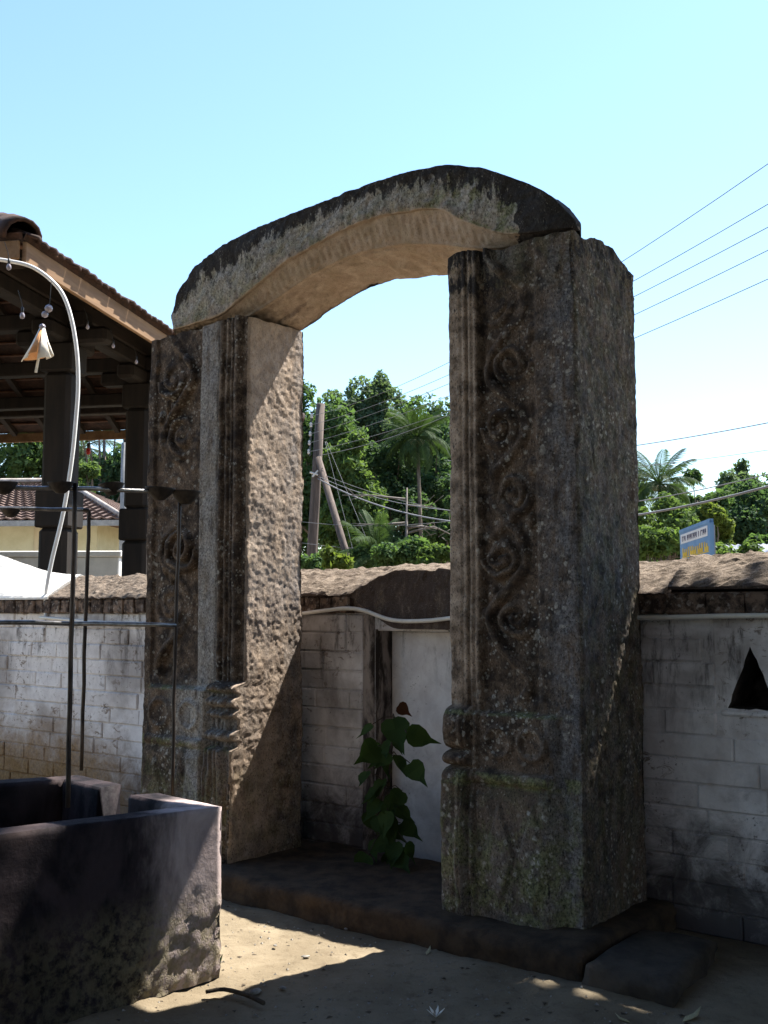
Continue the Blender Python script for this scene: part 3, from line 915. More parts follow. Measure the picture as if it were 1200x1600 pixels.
# whitewashed blocks, course by course, where the wall can be seen; shared meshes in a few lengths
COURSE = 0.118
def block_mesh(L, v):
    m = MB(); m.box(0, L, 0.0, 0.06, 0, COURSE - 0.005, None, 0.008)
    me = m.mesh('block'); me.materials.append(M_WW)
    for vt in me.vertices:
        if vt.co.y < 0.03: vt.co.y += 0.004 * math.sin(vt.co.x * 37 + v * 2.1) * math.cos(vt.co.z * 51 + v)
    return me
BM = [block_mesh(0.10 + 0.05 * k, k) for k in range(14)]
SPANS = [(-6.9, -3.45), (-2.75, DOOR[0] - 0.09), (-0.30, 1.55)]
for ci in range(13):
    z = ci * COURSE + 0.004
    for (sa, sb) in SPANS:
        x = sa + R.uniform(-0.05, 0.0)
        while x < sb - 0.03:
            L = R.choice((0.28, 0.34, 0.42, 0.56, 0.62, 0.78))
            if x + L > sb: L = max(0.10, sb - x)
            # keep clear of the lamp niche
            if z + COURSE > NICHE[2] - 0.04 and z < NICHE[3]:
                if x < NICHE[0] < x + L: L = NICHE[0] - x
                if NICHE[0] - 0.02 <= x < NICHE[1]:
                    x = NICHE[1]; continue
                if L < 0.08:
                    x += L; 
                    if x >= NICHE[0] - 0.02: x = NICHE[1]
                    continue
            k = min(range(14), key=lambda q: abs(0.10 + 0.05 * q - L))
            Lk = 0.10 + 0.05 * k
            o = bpy.data.objects.new('block', BM[k]); link(o, wall)
            o.location = (x - WX, R.uniform(-0.006, 0.004), z + R.uniform(-0.0015, 0.0015))
            o.scale = ((L - 0.004) / Lk, 1, 1)
            x += L
rest = MB()
for ci in range(13):
    z = ci * COURSE + 0.004
    for (sa, sb) in ((-10.9, -6.95), (-3.45, -2.75), (DOOR[1] + 0.05, -0.32), (1.6, 4.9)):
        x = sa
        while x < sb - 0.1:
            L = min(R.choice((0.26, 0.30, 0.34)), sb - x)
            rest.box(x - WX, x - WX + L - 0.007, 0.0, 0.05, z, z + COURSE - 0.006, None, 0.008)
            x += L
rb = rest.build('block_courses', M_WW, wall); rb['kind'] = 'stuff'
# lamp niche panel with a triangular opening
ap, bl, br = Vector((0.535 - WX, 0, 1.385)), Vector((0.415 - WX, 0, 1.085)), Vector((0.655 - WX, 0, 1.085))
x0, x1, z0, z1 = NICHE[0] - WX, NICHE[1] - WX, NICHE[2] - 0.04, NICHE[3]
hole = []
for (p, q) in ((bl, br), (br, ap), (ap, bl)):
    for t in range(9):
        v = p.lerp(q, t / 9); hole.append(Vector((v.x + R.uniform(-.004, .004), R.uniform(0, .004), v.z + R.uniform(-.004, .004))))
cen_ = (bl + br + ap) / 3
outer = []
for v in hole:
    d = v - cen_; d.y = 0
    ts = [((x1 if d.x > 0 else x0) - cen_.x) / d.x if abs(d.x) > 1e-6 else 1e9, ((z1 if d.z > 0 else z0) - cen_.z) / d.z if abs(d.z) > 1e-6 else 1e9]
    outer.append(cen_ + d * min(ts))
for cx_, cz_ in ((x0, z0), (x1, z0), (x1, z1), (x0, z1)):
    kk_ = min(range(len(outer)), key=lambda q: (outer[q].x - cx_) ** 2 + (outer[q].z - cz_) ** 2)
    outer[kk_] = Vector((cx_, 0, cz_))
nh = len(hole)
np_ = MB()
np_.add(hole + outer, [(k2, (k2 + 1) % nh, nh + (k2 + 1) % nh, nh + k2) for k2 in range(nh)])
nich = np_.build('lamp_niche', M_WW, wall)
ni = MB(); deep = [Vector((v.x, 0.30, v.z)) for v in hole]
ni.add(hole + deep, [(k2, nh + k2, nh + (k2 + 1) % nh, (k2 + 1) % nh) for k2 in range(nh)] + [tuple(range(nh, 2 * nh))]); ni.build('sooty_recess', M_NICHE, nich)
sl = MB(); sl.box(bl.x - 0.03, br.x + 0.03, -0.020, 0.01, 1.048, 1.078, None, 0.010); sl.build('niche_sill', M_WW, nich)
# blocked door: smooth panel set back, with stained jamb pier and head
pn = MB(); pn.box(DOOR[0] + 0.001 - WX, DOOR[1] - WX, 0.17, 0.30, 0.0, 1.425, None, 0.004); pn.build('blocked_door_panel', M_WWS, wall)
hd = MB(); hd.box(DOOR[0] + 0.001 - WX, DOOR[1] - WX, 0.03, 0.40, 1.43, 1.53, None, 0.004); hd.build('door_head', M_WW, wall)
k = NT('stained_pier', 0.9, 0.2)
pp = k.pos()
f1 = k.noise(k.scale(pp, (1, 1, 0.35)), 9, 6, 0.7, 0.4)
colp = k.mix(k.mr(f1, 0.42, 0.62), (0.045, 0.036, 0.032), (0.33, 0.28, 0.25))
M_PIER = k.done(colp, k.bump(k.noise(pp, 40, 6, 0.7), 0.5, 0.006))
for s, xx in ((1, DOOR[0]), (-1, DOOR[1])):
    pv = MB()
    nz_ = 24
    ring = [(-0.085, -0.006), (-0.03, -0.010), (0.0, 0.012), (0.003, 0.10), (0.003, 0.20), (-0.085, 0.20)]
    for q in range(nz_):
        z = 1.53 * q / (nz_ - 1)
        for (u, v) in ring:
            w = 0.003 * math.sin(z * 7 + u * 30) * math.sin(z * 13.7)
            pv.v.append((xx - WX + s * (u + (w if v > 0.005 and u > -0.05 else 0)), v + (w * 0.6 if v < 0.05 else 0), z))
    nr = len(ring)
    for q in range(nz_ - 1):
        for e in range(nr):
            e2 = (e + 1) % nr
            fcs = (q * nr + e, q * nr + e2, (q + 1) * nr + e2, (q + 1) * nr + e)
            pv.f.append(fcs if s > 0 else tuple(reversed(fcs)))
    pv.build('door_pier', M_PIER, wall, True)

# coping slabs
def cope(x0, x1, seed, mat, lift=0.0, amp=1.0, hump=None, ramp=None, front=-0.06, dz=0.0):
    n = max(4, int((x1 - x0) / 0.022))
    xs_ = np.linspace(x0, x1, n)
    sec = []
    nfr, nsl, nbk, nbt = 9, 26, 12, 6
    T = []
    for q in np.linspace(0, 1, nfr, endpoint=False): T.append((0, q))
    for q in np.linspace(0, 1, nsl, endpoint=False): T.append((1, q))
    for q in np.linspace(0, 1, nbk, endpoint=False): T.append((2, q))
    for q in np.linspace(0, 1, nbt, endpoint=False): T.append((3, q))
    K = np.array([t[0] for t in T]); Q = np.array([t[1] for t in T])
    X = np.repeat(xs_[:, None], len(T), 1)
    lipz = np.full(n, 1.66 + lift); botz = np.full(n, 1.645 + lift); rid = np.full(n, 1.835 + lift)
    if hump is not None:
        e = hump(xs_)
        lipz = lipz + e * 0.135; botz = botz - e * 0.20; rid = rid + e * 0.005
    if ramp is not None:
        rr = ramp(xs_); lipz = lipz + 0.0 * rr; rid = rid + rr
    L, B, RG = lipz[:, None], botz[:, None], rid[:, None]
    y = np.where(K == 0, front, np.where(K == 1, front + (0.25 - front) * Q, np.where(K == 2, 0.25 + 0.30 * Q, 0.55 - (0.55 - front) * Q)))[None, :] + 0 * X
    z = np.where(K == 0, B + (L - B) * Q, np.where(K == 1, L + (RG - L) * (Q ** 0.85), np.where(K == 2, RG - (RG - 1.66) * Q ** 1.4, 1.645 + (B - 1.645) * Q)))
    d = 0.010 * fbm(X, y, z, 4, 3, 0.5, seed) + 0.010 * fbm(X, y, z, 17, 3, 0.6, seed + 7) + 0.006 * fbm(X, y, z, 45, 2, 0.6, seed + 9)
    d = d * amp
    z = z + np.where((K == 1) | (K == 2), d, 0) + dz
    y = y + np.where(K == 0, -0.8 * d, 0)
    ed = np.where(K == 0, 1.0, np.where(K == 3, 1.0, np.where(K == 1, np.clip(0.55 - Q * 4, 0, 1), 0)))[None, :] + 0 * X
    m = len(T)
    V = np.stack([X - WX, y, z], -1).reshape(-1, 3)
    i, j = np.meshgrid(np.arange(n - 1), np.arange(m), indexing='ij')
    a = (i * m + j).ravel(); b = (i * m + (j + 1) % m).ravel()
    F = np.stack([a, a + m, b + m, b], 1)
    jj = np.arange(m)
    c0, c1 = len(V), len(V) + 1
    V = np.concatenate([V, [V[:m].mean(0)], [V[(n - 1) * m:].mean(0)]])
    FT = np.concatenate([F[:, [0, 1, 2]], F[:, [0, 2, 3]], np.stack([(jj + 1) % m, jj, np.full(m, c0)], 1)[:, ::-1], np.stack([(n - 1) * m + jj, (n - 1) * m + (jj + 1) % m, np.full(m, c1)], 1)[:, ::-1]])
    me = mesh_np('coping_slab', V, FT, False, {'edge': ('POINT', np.append(ed.ravel(), [1, 1]))}, mat)
    return obj('coping_slab', me, wall)

c_white = cope(-11, -5.06, 41, M_WCOPE, 0.0, 0.3, None, lambda x: 0.30 * sstep(-5.1, -7.0, x) + 0.02, -0.06)
c_white['label'] = 'bright white painted stretch of coping rising to the left'
cope(-5.05, -3.05, 42, M_COPE)
hump_f = lambda x: sstep(-1.98, -1.52, x) * sstep(-0.30, -0.70, x)
cope(-3.04, -0.262, 43, M_COPE, 0.0, 1.0, hump_f)
cope(-0.25, 0.135, 44, M_COPE, -0.012, 1.0, None, None, -0.07)
cope(0.15, 1.45, 45, M_COPE, 0.012, 1.0, None, None, -0.055)
cope(1.46, 5.0, 46, M_COPE, 0.0)
# brick-on-edge course under the coping
EBM = []
for k in range(5):
    m = MB(); m.box(0, 0.100 + 0.01 * k, 0, 0.16, 0, 0.108, None, 0.010)
    me = m.mesh('brick'); me.materials.append(M_EB)
    for vt in me.vertices:
        vt.co += Vector((R.uniform(-.004, .004), R.uniform(-.005, .005), R.uniform(-.004, .004)))
    EBM.append(me)
x = -7.2
while x < 1.6:
    k = R.randrange(5); L = 0.100 + 0.01 * k
    if -1.92 < x + L and x < -0.28: x = -0.28; 
    wide = x > -0.3
    o = bpy.data.objects.new('brick', EBM[k]); link(o, wall)
    o.location = (x - WX, -0.045 + R.uniform(-0.006, 0.006), 1.5345 + R.uniform(-0.002, 0.002))
    o.rotation_euler = (R.uniform(-.02, .02), R.uniform(-.015, .015), R.uniform(-.03, .03))
    if wide: o.scale = (1.75, 1, 1); L *= 1.75
    x += L + R.uniform(0.006, 0.014)
bed = MB(); bed.box(-11 - WX, -1.95 - WX, -0.025, 0.46, 1.541, 1.643); bed.box(-0.27 - WX, 5 - WX, -0.025, 0.46, 1.541, 1.643); bed.box(-1.94 - WX, -0.28 - WX, -0.01, 0.46, 1.541, 1.643); bed.build('coping_bed', M_EB, wall)

# ------------------------------------------------------------------ white plastic conduit clipped under the coping
def frame_pts(l): return [FRM @ Vector(p) for p in l]
def smooth_path(pts, n=8):
    pts = [Vector(p) for p in pts]
    out = []
    P = [pts[0] * 2 - pts[1]] + pts + [pts[-1] * 2 - pts[-2]]
    for i in range(1, len(P) - 2):
        for q in range(n):
            t = q / n
            a, b, c, d = P[i - 1], P[i], P[i + 1], P[i + 2]
            out.append(0.5 * ((2 * b) + (c - a) * t + (2 * a - 5 * b + 4 * c - d) * t * t + (3 * b - a - 3 * c + d) * t ** 3))
    out.append(pts[-1])
    return out
cp = [(-5.15, 0.638, 1.50), (-4.6, 0.635, 1.475), (-3.9, 0.635, 1.462), (-3.2, 0.635, 1.50), (-2.45, 0.635, 1.525), (-2.1, 0.635, 1.555), (-1.94, 0.63, 1.567), (-1.78, 0.615, 1.555), (-1.55, 0.60, 1.498), (-1.3, 0.60, 1.495), (-1.0, 0.60, 1.52), (-0.5, 0.63, 1.53), (0.0, 0.63, 1.518), (0.5, 0.63, 1.528), (1.0, 0.63, 1.53), (2.0, 0.63, 1.52)]
org = FRM @ Vector(cp[0])
tag(MB().tube([p - org for p in smooth_path(frame_pts(cp), 6)], 0.0125, 8).build('conduit_pipe', M_PVC, None, True, org), 'thin off-white plastic conduit running along the wall beneath the coping', 'pipe')

# white hoop rising from the wall top on the left
hp = [at(p[0], p[1], 8.55) for p in ((72, 968), (72, 930), (80, 880), (99, 800), (112, 720), (119, 650), (122, 600), (120, 550), (112, 500), (99, 462), (80, 438), (52, 418), (20, 409), (-30, 404), (-110, 412), (-175, 440), (-215, 500), (-232, 600), (-230, 740), (-218, 880), (-212, 968))]
org = hp[0].copy()
tag(MB().tube([p - org for p in smooth_path(hp, 6)], 0.0165, 10).build('bent_pipe', M_PVC2, None, True, org), 'white bent plastic pipe arching up from the wall top by the pavilion', 'pipe')

# paper streamer hanging off the hoop
s0 = at(76, 482, 8.5); s1 = at(70, 505, 8.5); s2 = at(60, 545, 8.5)
ps = empty('paper_streamer', s2)
tag(ps, 'white and orange paper cone streamer hanging beside the bent white pipe', 'decoration')
m = MB(); m.tube([at(80, 440, 8.5) - s2, at(78, 470, 8.5) - s2, s0 - s2], 0.003, 5); m.build('string', M_SOCK, ps)
for c, r in ((s0, 0.035), (s0 + Vector((-0.03, 0, -0.05)), 0.03), (s1 + Vector((-0.02, 0, -0.03)), 0.028)):
    m = MB(); m.lathe([(0.001, -r), (r * .8, -r * .6), (r, 0), (r * .75, r * .6), (0.001, r)], 8, Matrix.Translation(c - s2)); m.build('knot', M_BULB, ps, True)

def cone_petal(a0, a1, mat, ln):
    m = MB(); n = 6
    top = at(66, 513, 8.5) - s2
    v = []
    for q in range(n + 1):
        a = a0 + (a1 - a0) * q / n
        for t in (0.0, 0.5, 1.0):
            rr = 0.022 + 0.105 * t ** 1.2
            v.append(top + Vector((rr * math.cos(a) - 0.03 * t, rr * math.sin(a), -ln * t * (1 - 0.14 * math.cos(a - 0.3)))))
    f = []
    for q in range(n):
        for t in range(2): f.append((q * 3 + t, q * 3 + t + 1, q * 3 + t + 4, q * 3 + t + 3))
    m.add(v, f)
    o = m.build('petal', mat, ps, True)
    md = o.modifiers.new('thick', 'SOLIDIFY'); md.thickness = 0.004
for (a0, a1, mt, ln) in ((3.3, 4.35, M_PAPER, 0.25), (4.4, 4.95, M_PAPERO, 0.225), (5.0, 6.0, M_PAPER, 0.28), (6.0, 7.6, M_PAPER, 0.25), (7.7, 9.4, M_PAPERO, 0.23)): cone_petal(a0, a1, mt, ln)
m = MB(); m.tube([at(64, 530, 8.5) - s2, at(60, 560, 8.48) - s2, at(56, 582, 8.48) - s2], 0.012, 6); m.build('tail', M_PAPER, ps)

# string of bulbs
def bulb(px, py, Y, label, gl=M_BULB, s=0.62):
    p = at(px, py, Y)
    e = empty('light_bulb', p); tag(e, label, 'bulb', 'coloured bulbs strung about the pavilion')
    m = MB(); m.lathe([(0.001, 0.07), (0.018, 0.068), (0.02, 0.0), (0.016, -0.005)], 10, Matrix.Scale(s, 4)); m.build('socket', M_SOCK, e, True)
    m = MB(); m.lathe([(0.016, -0.002), (0.030, -0.03), (0.033, -0.055), (0.025, -0.08), (0.001, -0.092)], 10, Matrix.Scale(s, 4)); m.build('globe', gl, e, True)
    m = MB(); m.tube([(0, 0, 0.065 * s), (-0.02 * s, 0, 0.16 * s), (-0.07 * s, 0, 0.30 * s)], 0.003, 5); m.build('flex', M_SOCK, e)
bulb(14, 412, 8.45, 'small pale bulb just under the top of the bent white pipe')
bulb(35, 488, 8.45, 'small pale bulb hanging left of the paper streamer')

# ------------------------------------------------------------------ masonry lamp trough
tA = Vector((-0.699, 4.65, 0)); tB = Vector((-1.579, 5.544, 0))
dF = Vector((-0.70, -0.714, 0)).normalized()
tC = tA + dF * 1.55; tD = tB + Vector((-0.90, -0.44, 0)).normalized() * 1.5
TH, TW = 0.712, 0.135
def inset(p, q, r):
    a = (q - p).normalized(); b = (r - p).normalized()
    s = abs(a.x * b.y - a.y * b.x)
    return p + (a + b) * (TW / s)
iA, iB, iC, iD = inset(tA, tB, tC), inset(tB, tA, tD), inset(tC, tA, tD), inset(tD, tB, tC)
trough = empty('lamp_trough', tA)
tag(trough, 'low sooty plastered masonry enclosure holding the oil lamp rack', 'trough')
def trough_wall(name, a, b, ia, ib, t0=0.0, t1=1.0, h=TH, h1=None):
    """one side wall between outer a-b and inner ia-ib, from t0 to t1"""
    n = max(3, int((b - a).length * (t1 - t0) / 0.025)); nz = 34; nt = 7
    rows = []
    for q in range(n + 1):
        t = t0 + (t1 - t0) * q / n
        o, i_ = a.lerp(b, t), ia.lerp(ib, t)
        hq = h + ((h1 if h1 is not None else h) - h) * (t - t0) / (t1 - t0)
        sec = [(o, hq * k / nz) for k in range(nz)] + [(o.lerp(i_, k / nt), hq) for k in range(nt)] + [(i_, hq * (1 - k / nz)) for k in range(nz + 1)]
        rows.append(sec)
    m = len(rows[0])
    P = np.array([[(p.x, p.y, z) for (p, z) in r] for r in rows])
    outv = (a + b) / 2 - (ia + ib) / 2; outv.normalize()
    k = np.arange(m)
    side = np.where(k < nz, 1.0, np.where(k < nz + nt, 0.0, -1.0))[None, :]
    nzv = np.where((k >= nz) & (k < nz + nt), 1.0, 0.0)[None, :]
    x, y, z = P[..., 0], P[..., 1], P[..., 2]
    rough = 0.002 + 0.008 * sstep(0.42, 0.15, z)
    d = 0.004 * fbm(x, y, z, 2.5, 3, 0.5, 201) + rough * fbm(x, y, z, 22, 4, 0.6, 210)
    topd = z.max(axis=1, keepdims=True) - z
    rnd_ = np.where(side != 0, np.clip(1 - topd / 0.025, 0, 1) ** 2 * 0.012, 0)
    P[..., 0] += side * outv.x * (d - rnd_); P[..., 1] += side * outv.y * (d - rnd_); P[..., 2] += nzv * (0.6 * d)
    V = (P - np.array([tA.x, tA.y, 0])).reshape(-1, 3)
    F = grid_faces(n + 1, m)
    c0 = len(V); V = np.concatenate([V, [V[:m].mean(0)], [V[n * m:].mean(0)]])
    jj = np.arange(m - 1)
    FT = np.concatenate([F[:, [0, 1, 2]], F[:, [0, 2, 3]], np.stack([jj, jj + 1, np.full(m - 1, c0)], 1), np.stack([n * m + jj + 1, n * m + jj, np.full(m - 1, c0 + 1)], 1)])
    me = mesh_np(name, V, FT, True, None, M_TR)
    bm = bmesh.new(); bm.from_mesh(me); bmesh.ops.recalc_face_normals(bm, faces=bm.faces); bm.to_mesh(me); bm.free()
    o = obj(name, me, trough)
    return o
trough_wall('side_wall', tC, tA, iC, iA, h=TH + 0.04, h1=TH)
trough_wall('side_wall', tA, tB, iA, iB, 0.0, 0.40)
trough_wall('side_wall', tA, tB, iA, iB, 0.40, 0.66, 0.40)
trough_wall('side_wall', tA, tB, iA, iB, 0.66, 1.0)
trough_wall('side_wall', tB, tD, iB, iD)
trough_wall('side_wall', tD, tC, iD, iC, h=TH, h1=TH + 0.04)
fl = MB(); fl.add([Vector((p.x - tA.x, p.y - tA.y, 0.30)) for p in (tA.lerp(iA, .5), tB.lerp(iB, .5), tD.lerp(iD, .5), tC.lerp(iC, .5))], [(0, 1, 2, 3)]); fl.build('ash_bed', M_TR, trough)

# ------------------------------------------------------------------ oil lamp rack
def onplane(px, py, z):
    d = at(px, py, 1.0) - Vector((0, 0, EYE))
    return Vector((0, 0, EYE)) + d * ((z - EYE) / d.z)
r1 = onplane(106, 1262, TH - 0.05); r2 = onplane(127, 1204, TH - 0.05); r3 = onplane(269, 1242, TH - 0.05)
rack = empty('oil_lamp_rack', r1)
tag(rack, 'rusty steel rod rack with small sooty oil lamp pans above the trough', 'lamp rack')
def rod(name, pts, r=0.0105, mat=M_RUST):
    q_ = []
    for a_, b_ in zip(pts[:-1], pts[1:]):
        for t in range(5):
            p = a_.lerp(b_, t / 5)
            if not (t == 0 and not q_): p = p + Vector((R.uniform(-1, 1), R.uniform(-1, 1), R.uniform(-1, 1))) * 0.0022
            q_.append(p - r1)
    q_.append(pts[-1] - r1)
    m = MB(); m.tube(q_, r, 8); return m.build(name, mat, rack, True)
t1_ = at(118, 755, r1.y); t1_ = Vector((t1_.x, r1.y + 0.0, t1_.z))
t3_ = at(281, 776, r3.y)
rod('upright', [r1, at(111, 1010, r1.y), t1_], 0.0115)
rod('upright', [r3, at(274, 1000, r3.y), t3_], 0.0085)
b2 = at(139, 797, r2.y)
lft = at(-260, 794, r2.y - 0.25)
rod('upright', [r2, at(133, 980, r2.y), at(139.5, 806, r2.y), at(138, 798, r2.y), at(130, 796.5, r2.y)], 0.011)
rod('crossbar', [at(131, 796.5, r2.y), at(0, 794, r2.y - 0.10), lft], 0.011, M_STEEL)
m1, m3 = at(111.5, 974, r1.y), at(274.5, 977, r3.y)
rod('crossbar', [m3, m1 + Vector((0, 0.012, 0)), at(-240, 970, r1.y - 0.35)], 0.011, M_STEEL)
u3 = at(288, 772, r3.y); u1 = at(118, 763, r1.y + 0.012)
rod('crossbar', [u3, at(250, 768, r3.y - 0.06), u1, at(-240, 758, r1.y - 0.35)], 0.0105, M_STEEL)
el_ = at(-240, 758, r1.y - 0.35); rod('upright', [Vector((el_.x, el_.y, TH - 0.3)), Vector((el_.x, el_.y, 1.3)), el_ + Vector((0, 0, 0.02))], 0.0115)
el_ = at(-260, 794, r2.y - 0.25); rod('upright', [Vector((el_.x, el_.y, TH - 0.3)), Vector((el_.x, el_.y, 1.3)), el_], 0.011)
pan = MB()
pan.lathe([(0.001, -0.026), (0.022, -0.024), (0.046, -0.010), (0.062, 0.006), (0.064, 0.009), (0.059, 0.007), (0.042, -0.006), (0.001, -0.018)], 18)
pan_me = pan.mesh('oil_pan', True); pan_me.materials.append(M_SOOT)
def oil_pan(px, py, Y, s=1.0, tilt=0.0):
    o = bpy.data.objects.new('oil_pan', pan_me); link(o, rack)
    o.location = at(px, py, Y) - r1; s *= 1.22; o.scale = (s, s, s * 1.6); o.rotation_euler = (tilt, tilt * 0.6, R.uniform(0, 6))
oil_pan(290, 773, r3.y, 0.98)
oil_pan(250, 767, r3.y - 0.07, 0.95, 0.05)
oil_pan(174, 761, (r1.y + r3.y) / 2 - 0.02, 0.80, 0.1)
oil_pan(95, 758, r1.y - 0.03, 0.80, -0.06)
oil_pan(6, 759, r1.y - 0.14, 0.80, 0.05)
oil_pan(17, 799, r2.y - 0.09, 0.72, 0.05)
oil_pan(-75, 757, r1.y - 0.2, 0.8, 0.0)

# ------------------------------------------------------------------ timber pavilion behind the wall
PA = math.radians(-10.5)
pav0 = Vector((-3.45, 9.81, 0))
pav = empty('timber_pavilion', pav0, PA)
tag(pav, 'open timber pavilion with dark columns and clay tiled hipped roof at left', 'pavilion')
EZ, PL, PW, SL_ = 5.0, 10.15, 8.0, 0.5
rz = EZ + PW / 2 * SL_
c00, c10, c11, c01 = Vector((0, 0, EZ)), Vector((-PW, 0, EZ)), Vector((-PW, PL, EZ)), Vector((0, PL, EZ))
q0, q1 = Vector((-PW / 2, PW / 2, rz)), Vector((-PW / 2, PL - PW / 2, rz))
def slope(pts, name='roof_slope'):
    m = MB()
    n = (pts[1] - pts[0]).cross(pts[2] - pts[0]).normalized()
    if n.z < 0: n = -n
    lo = [p + Vector((0, 0, 0.09)) for p in pts]; hi = [p + n * 0.07 for p in lo]
    k = len(pts)
    m.add(lo + hi, [tuple(range(k)), tuple(range(2 * k - 1, k - 1, -1))] + [(a, (a + 1) % k, k + (a + 1) % k, k + a) for a in range(k)])
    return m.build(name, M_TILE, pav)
slope([c00, c01, q1, q0]); slope([c01, c11, q1]); slope([c11, c10, q0, q1]); slope([c10, c00, q0])
# eave tiles, one by one, along the two eaves in view
m = MB()
arc = [(-0.085, 0.0), (-0.06, 0.026), (0, 0.04), (0.06, 0.026), (0.085, 0.0), (0.06, -0.012), (0, 0.004), (-0.06, -0.012)]
vv = [(x, y, z + (0.0 if y == 0 else 0)) for y in (0, 0.26) for (x, z) in arc]
m.add(vv, [(a, (a + 1) % 8, 8 + (a + 1) % 8, 8 + a) for a in range(8)] + [tuple(reversed(range(8))), tuple(range(8, 16))])
tile_me = m.mesh('eave_tile', True); tile_me.materials.append(M_TILE)
tilt = math.atan(SL_)
nt_ = int(PL / 0.17)
for q in range(nt_):
    o = bpy.data.objects.new('eave_tile', tile_me); link(o, pav)
    o.location = (0.085 + R.uniform(-.012, .02), 0.1 + q * 0.17, EZ + 0.115 + R.uniform(-.01, .012))
    o.rotation_euler = (tilt * 0.9 + R.uniform(-.06, .06), R.uniform(-.05, .05), math.radians(90) + R.uniform(-.03, .03))
for q in range(int(PW / 0.17)):
    o = bpy.data.objects.new('eave_tile', tile_me); link(o, pav)
    o.location = (-0.1 - q * 0.17, PL + 0.085, EZ + 0.115 + R.uniform(-.008, .008))
    o.rotation_euler = (tilt * 0.9, 0, math.radians(180))
# hip tiles on the near corner
m = MB()
arc2 = [(0.19 * math.cos(t), 0.19 * math.sin(t)) for t in np.linspace(-0.2, math.pi + 0.2, 9)]
arc3 = [(0.15 * math.cos(t), 0.15 * math.sin(t)) for t in np.linspace(math.pi + 0.2, -0.2, 9)]
ringp = arc2 + arc3
m.add([(x, y, z) for y in (0, 0.45) for (x, z) in ringp], [(a, (a + 1) % 18, 18 + (a + 1) % 18, 18 + a) for a in range(18)] + [(a, 17 - a, 16 - a, a + 1) for a in range(8)] + [(18 + a, 19 + a, 18 + 16 - a, 18 + 17 - a) for a in range(8)])
hip_me = m.mesh('hip_tile', True); hip_me.materials.append(M_TILE)
def hip_line(a, b, n):
    d = (b - a)
    for q in range(n):
        o = bpy.data.objects.new('hip_tile', hip_me); link(o, pav)
        o.location = a + d * ((q + 0.02) / n) + Vector((0, 0, 0.12))
        e = d.to_track_quat('Y', 'Z').to_euler(); o.rotation_euler = (e.x + 0.04, e.y, e.z)
hip_line(c00 + Vector((-.02, .02, 0)), q0, 15); hip_line(c01, q1, 15); hip_line(q0, q1, 8); hip_line(c11, q1, 15); hip_line(c10, q0, 15)
def beam(name, x0, x1, y0, y1, z0, z1, mat=M_WOOD, ch=0.01):
    m = MB(); m.box(x0, x1, y0, y1, z0, z1, None, ch); return m.build(name, mat, pav)
beam('fascia', -0.03, 0.015, 0.03, PL, EZ - 0.13, EZ + 0.085, M_FASC)
beam('fascia', -PW, -0.04, PL - 0.02, PL + 0.02, EZ - 0.10, EZ + 0.085, M_FASC)
beam('fascia', -PW, -0.04, -0.02, 0.025, EZ - 0.10, EZ + 0.085, M_FASC)
beam('fascia', -PW - 0.02, -PW + 0.02, 0.03, PL - 0.03, EZ - 0.10, EZ + 0.085, M_FASC)
PI_ = 1.02
beam('wall_plate', -PI_ - 0.11, -PI_ + 0.11, 0.6, PL - 0.6, EZ + 0.22, EZ + 0.48, M_WOOD, 0.02)
beam('wall_plate', -PW + PI_ - 0.11, -PW + PI_ + 0.11, 0.6, PL - 0.6, EZ + 0.22, EZ + 0.48, M_WOOD, 0.02)
beam('wall_plate', -PW + 0.6, -0.6, PL - PI_ - 0.11, PL - PI_ + 0.11, EZ + 0.20, EZ + 0.46, M_WOOD, 0.02)
beam('wall_plate', -PW + 0.6, -0.6, PI_ - 0.11, PI_ + 0.11, EZ + 0.20, EZ + 0.46, M_WOOD, 0.02)
# rafters
def rafter(p, q, mat=M_WOOD, w=0.05, h=0.10):
    d = (q - p); L = d.length
    M = Matrix.Translation(p) @ d.to_track_quat('Y', 'Z').to_matrix().to_4x4()
    m = MB(); m.box(-w, w, 0, L, -h, 0.0, M); return m.build('rafter', mat, pav)
for q in range(1, 15):
    y = q * PL / 15
    ln = min(PW / 2, y, PL - y)
    rafter(Vector((-0.06, y, EZ + 0.06 + 0.04)), Vector((-ln, y, EZ + 0.06 + ln * SL_)))
for q in range(1, 11):
    x = -q * PW / 11
    ln = min(PW / 2, -x, PW + x)
    rafter(Vector((x, PL - 0.06, EZ + 0.10)), Vector((x, PL - ln, EZ + 0.06 + ln * SL_)))
    rafter(Vector((x, 0.06, EZ + 0.10)), Vector((x, ln, EZ + 0.06 + ln * SL_)))
M_BAT = simple('batten_wood', (0.055, 0.025, 0.016), (0.12, 0.058, 0.034), 8, 0.85, 0.3, 0.004)
for q in range(1, 13):
    t = 0.30 * q
    if t > PW / 2: break
    beam('batten', -PW + t, -t, PL - t - 0.035, PL - t + 0.035, EZ + 0.05 + t * SL_, EZ + 0.075 + t * SL_, M_BAT, 0.0)
    beam('batten', -t - 0.03, -t + 0.03, t, PL - t, EZ + 0.05 + t * SL_, EZ + 0.075 + t * SL_, M_BAT, 0.0)
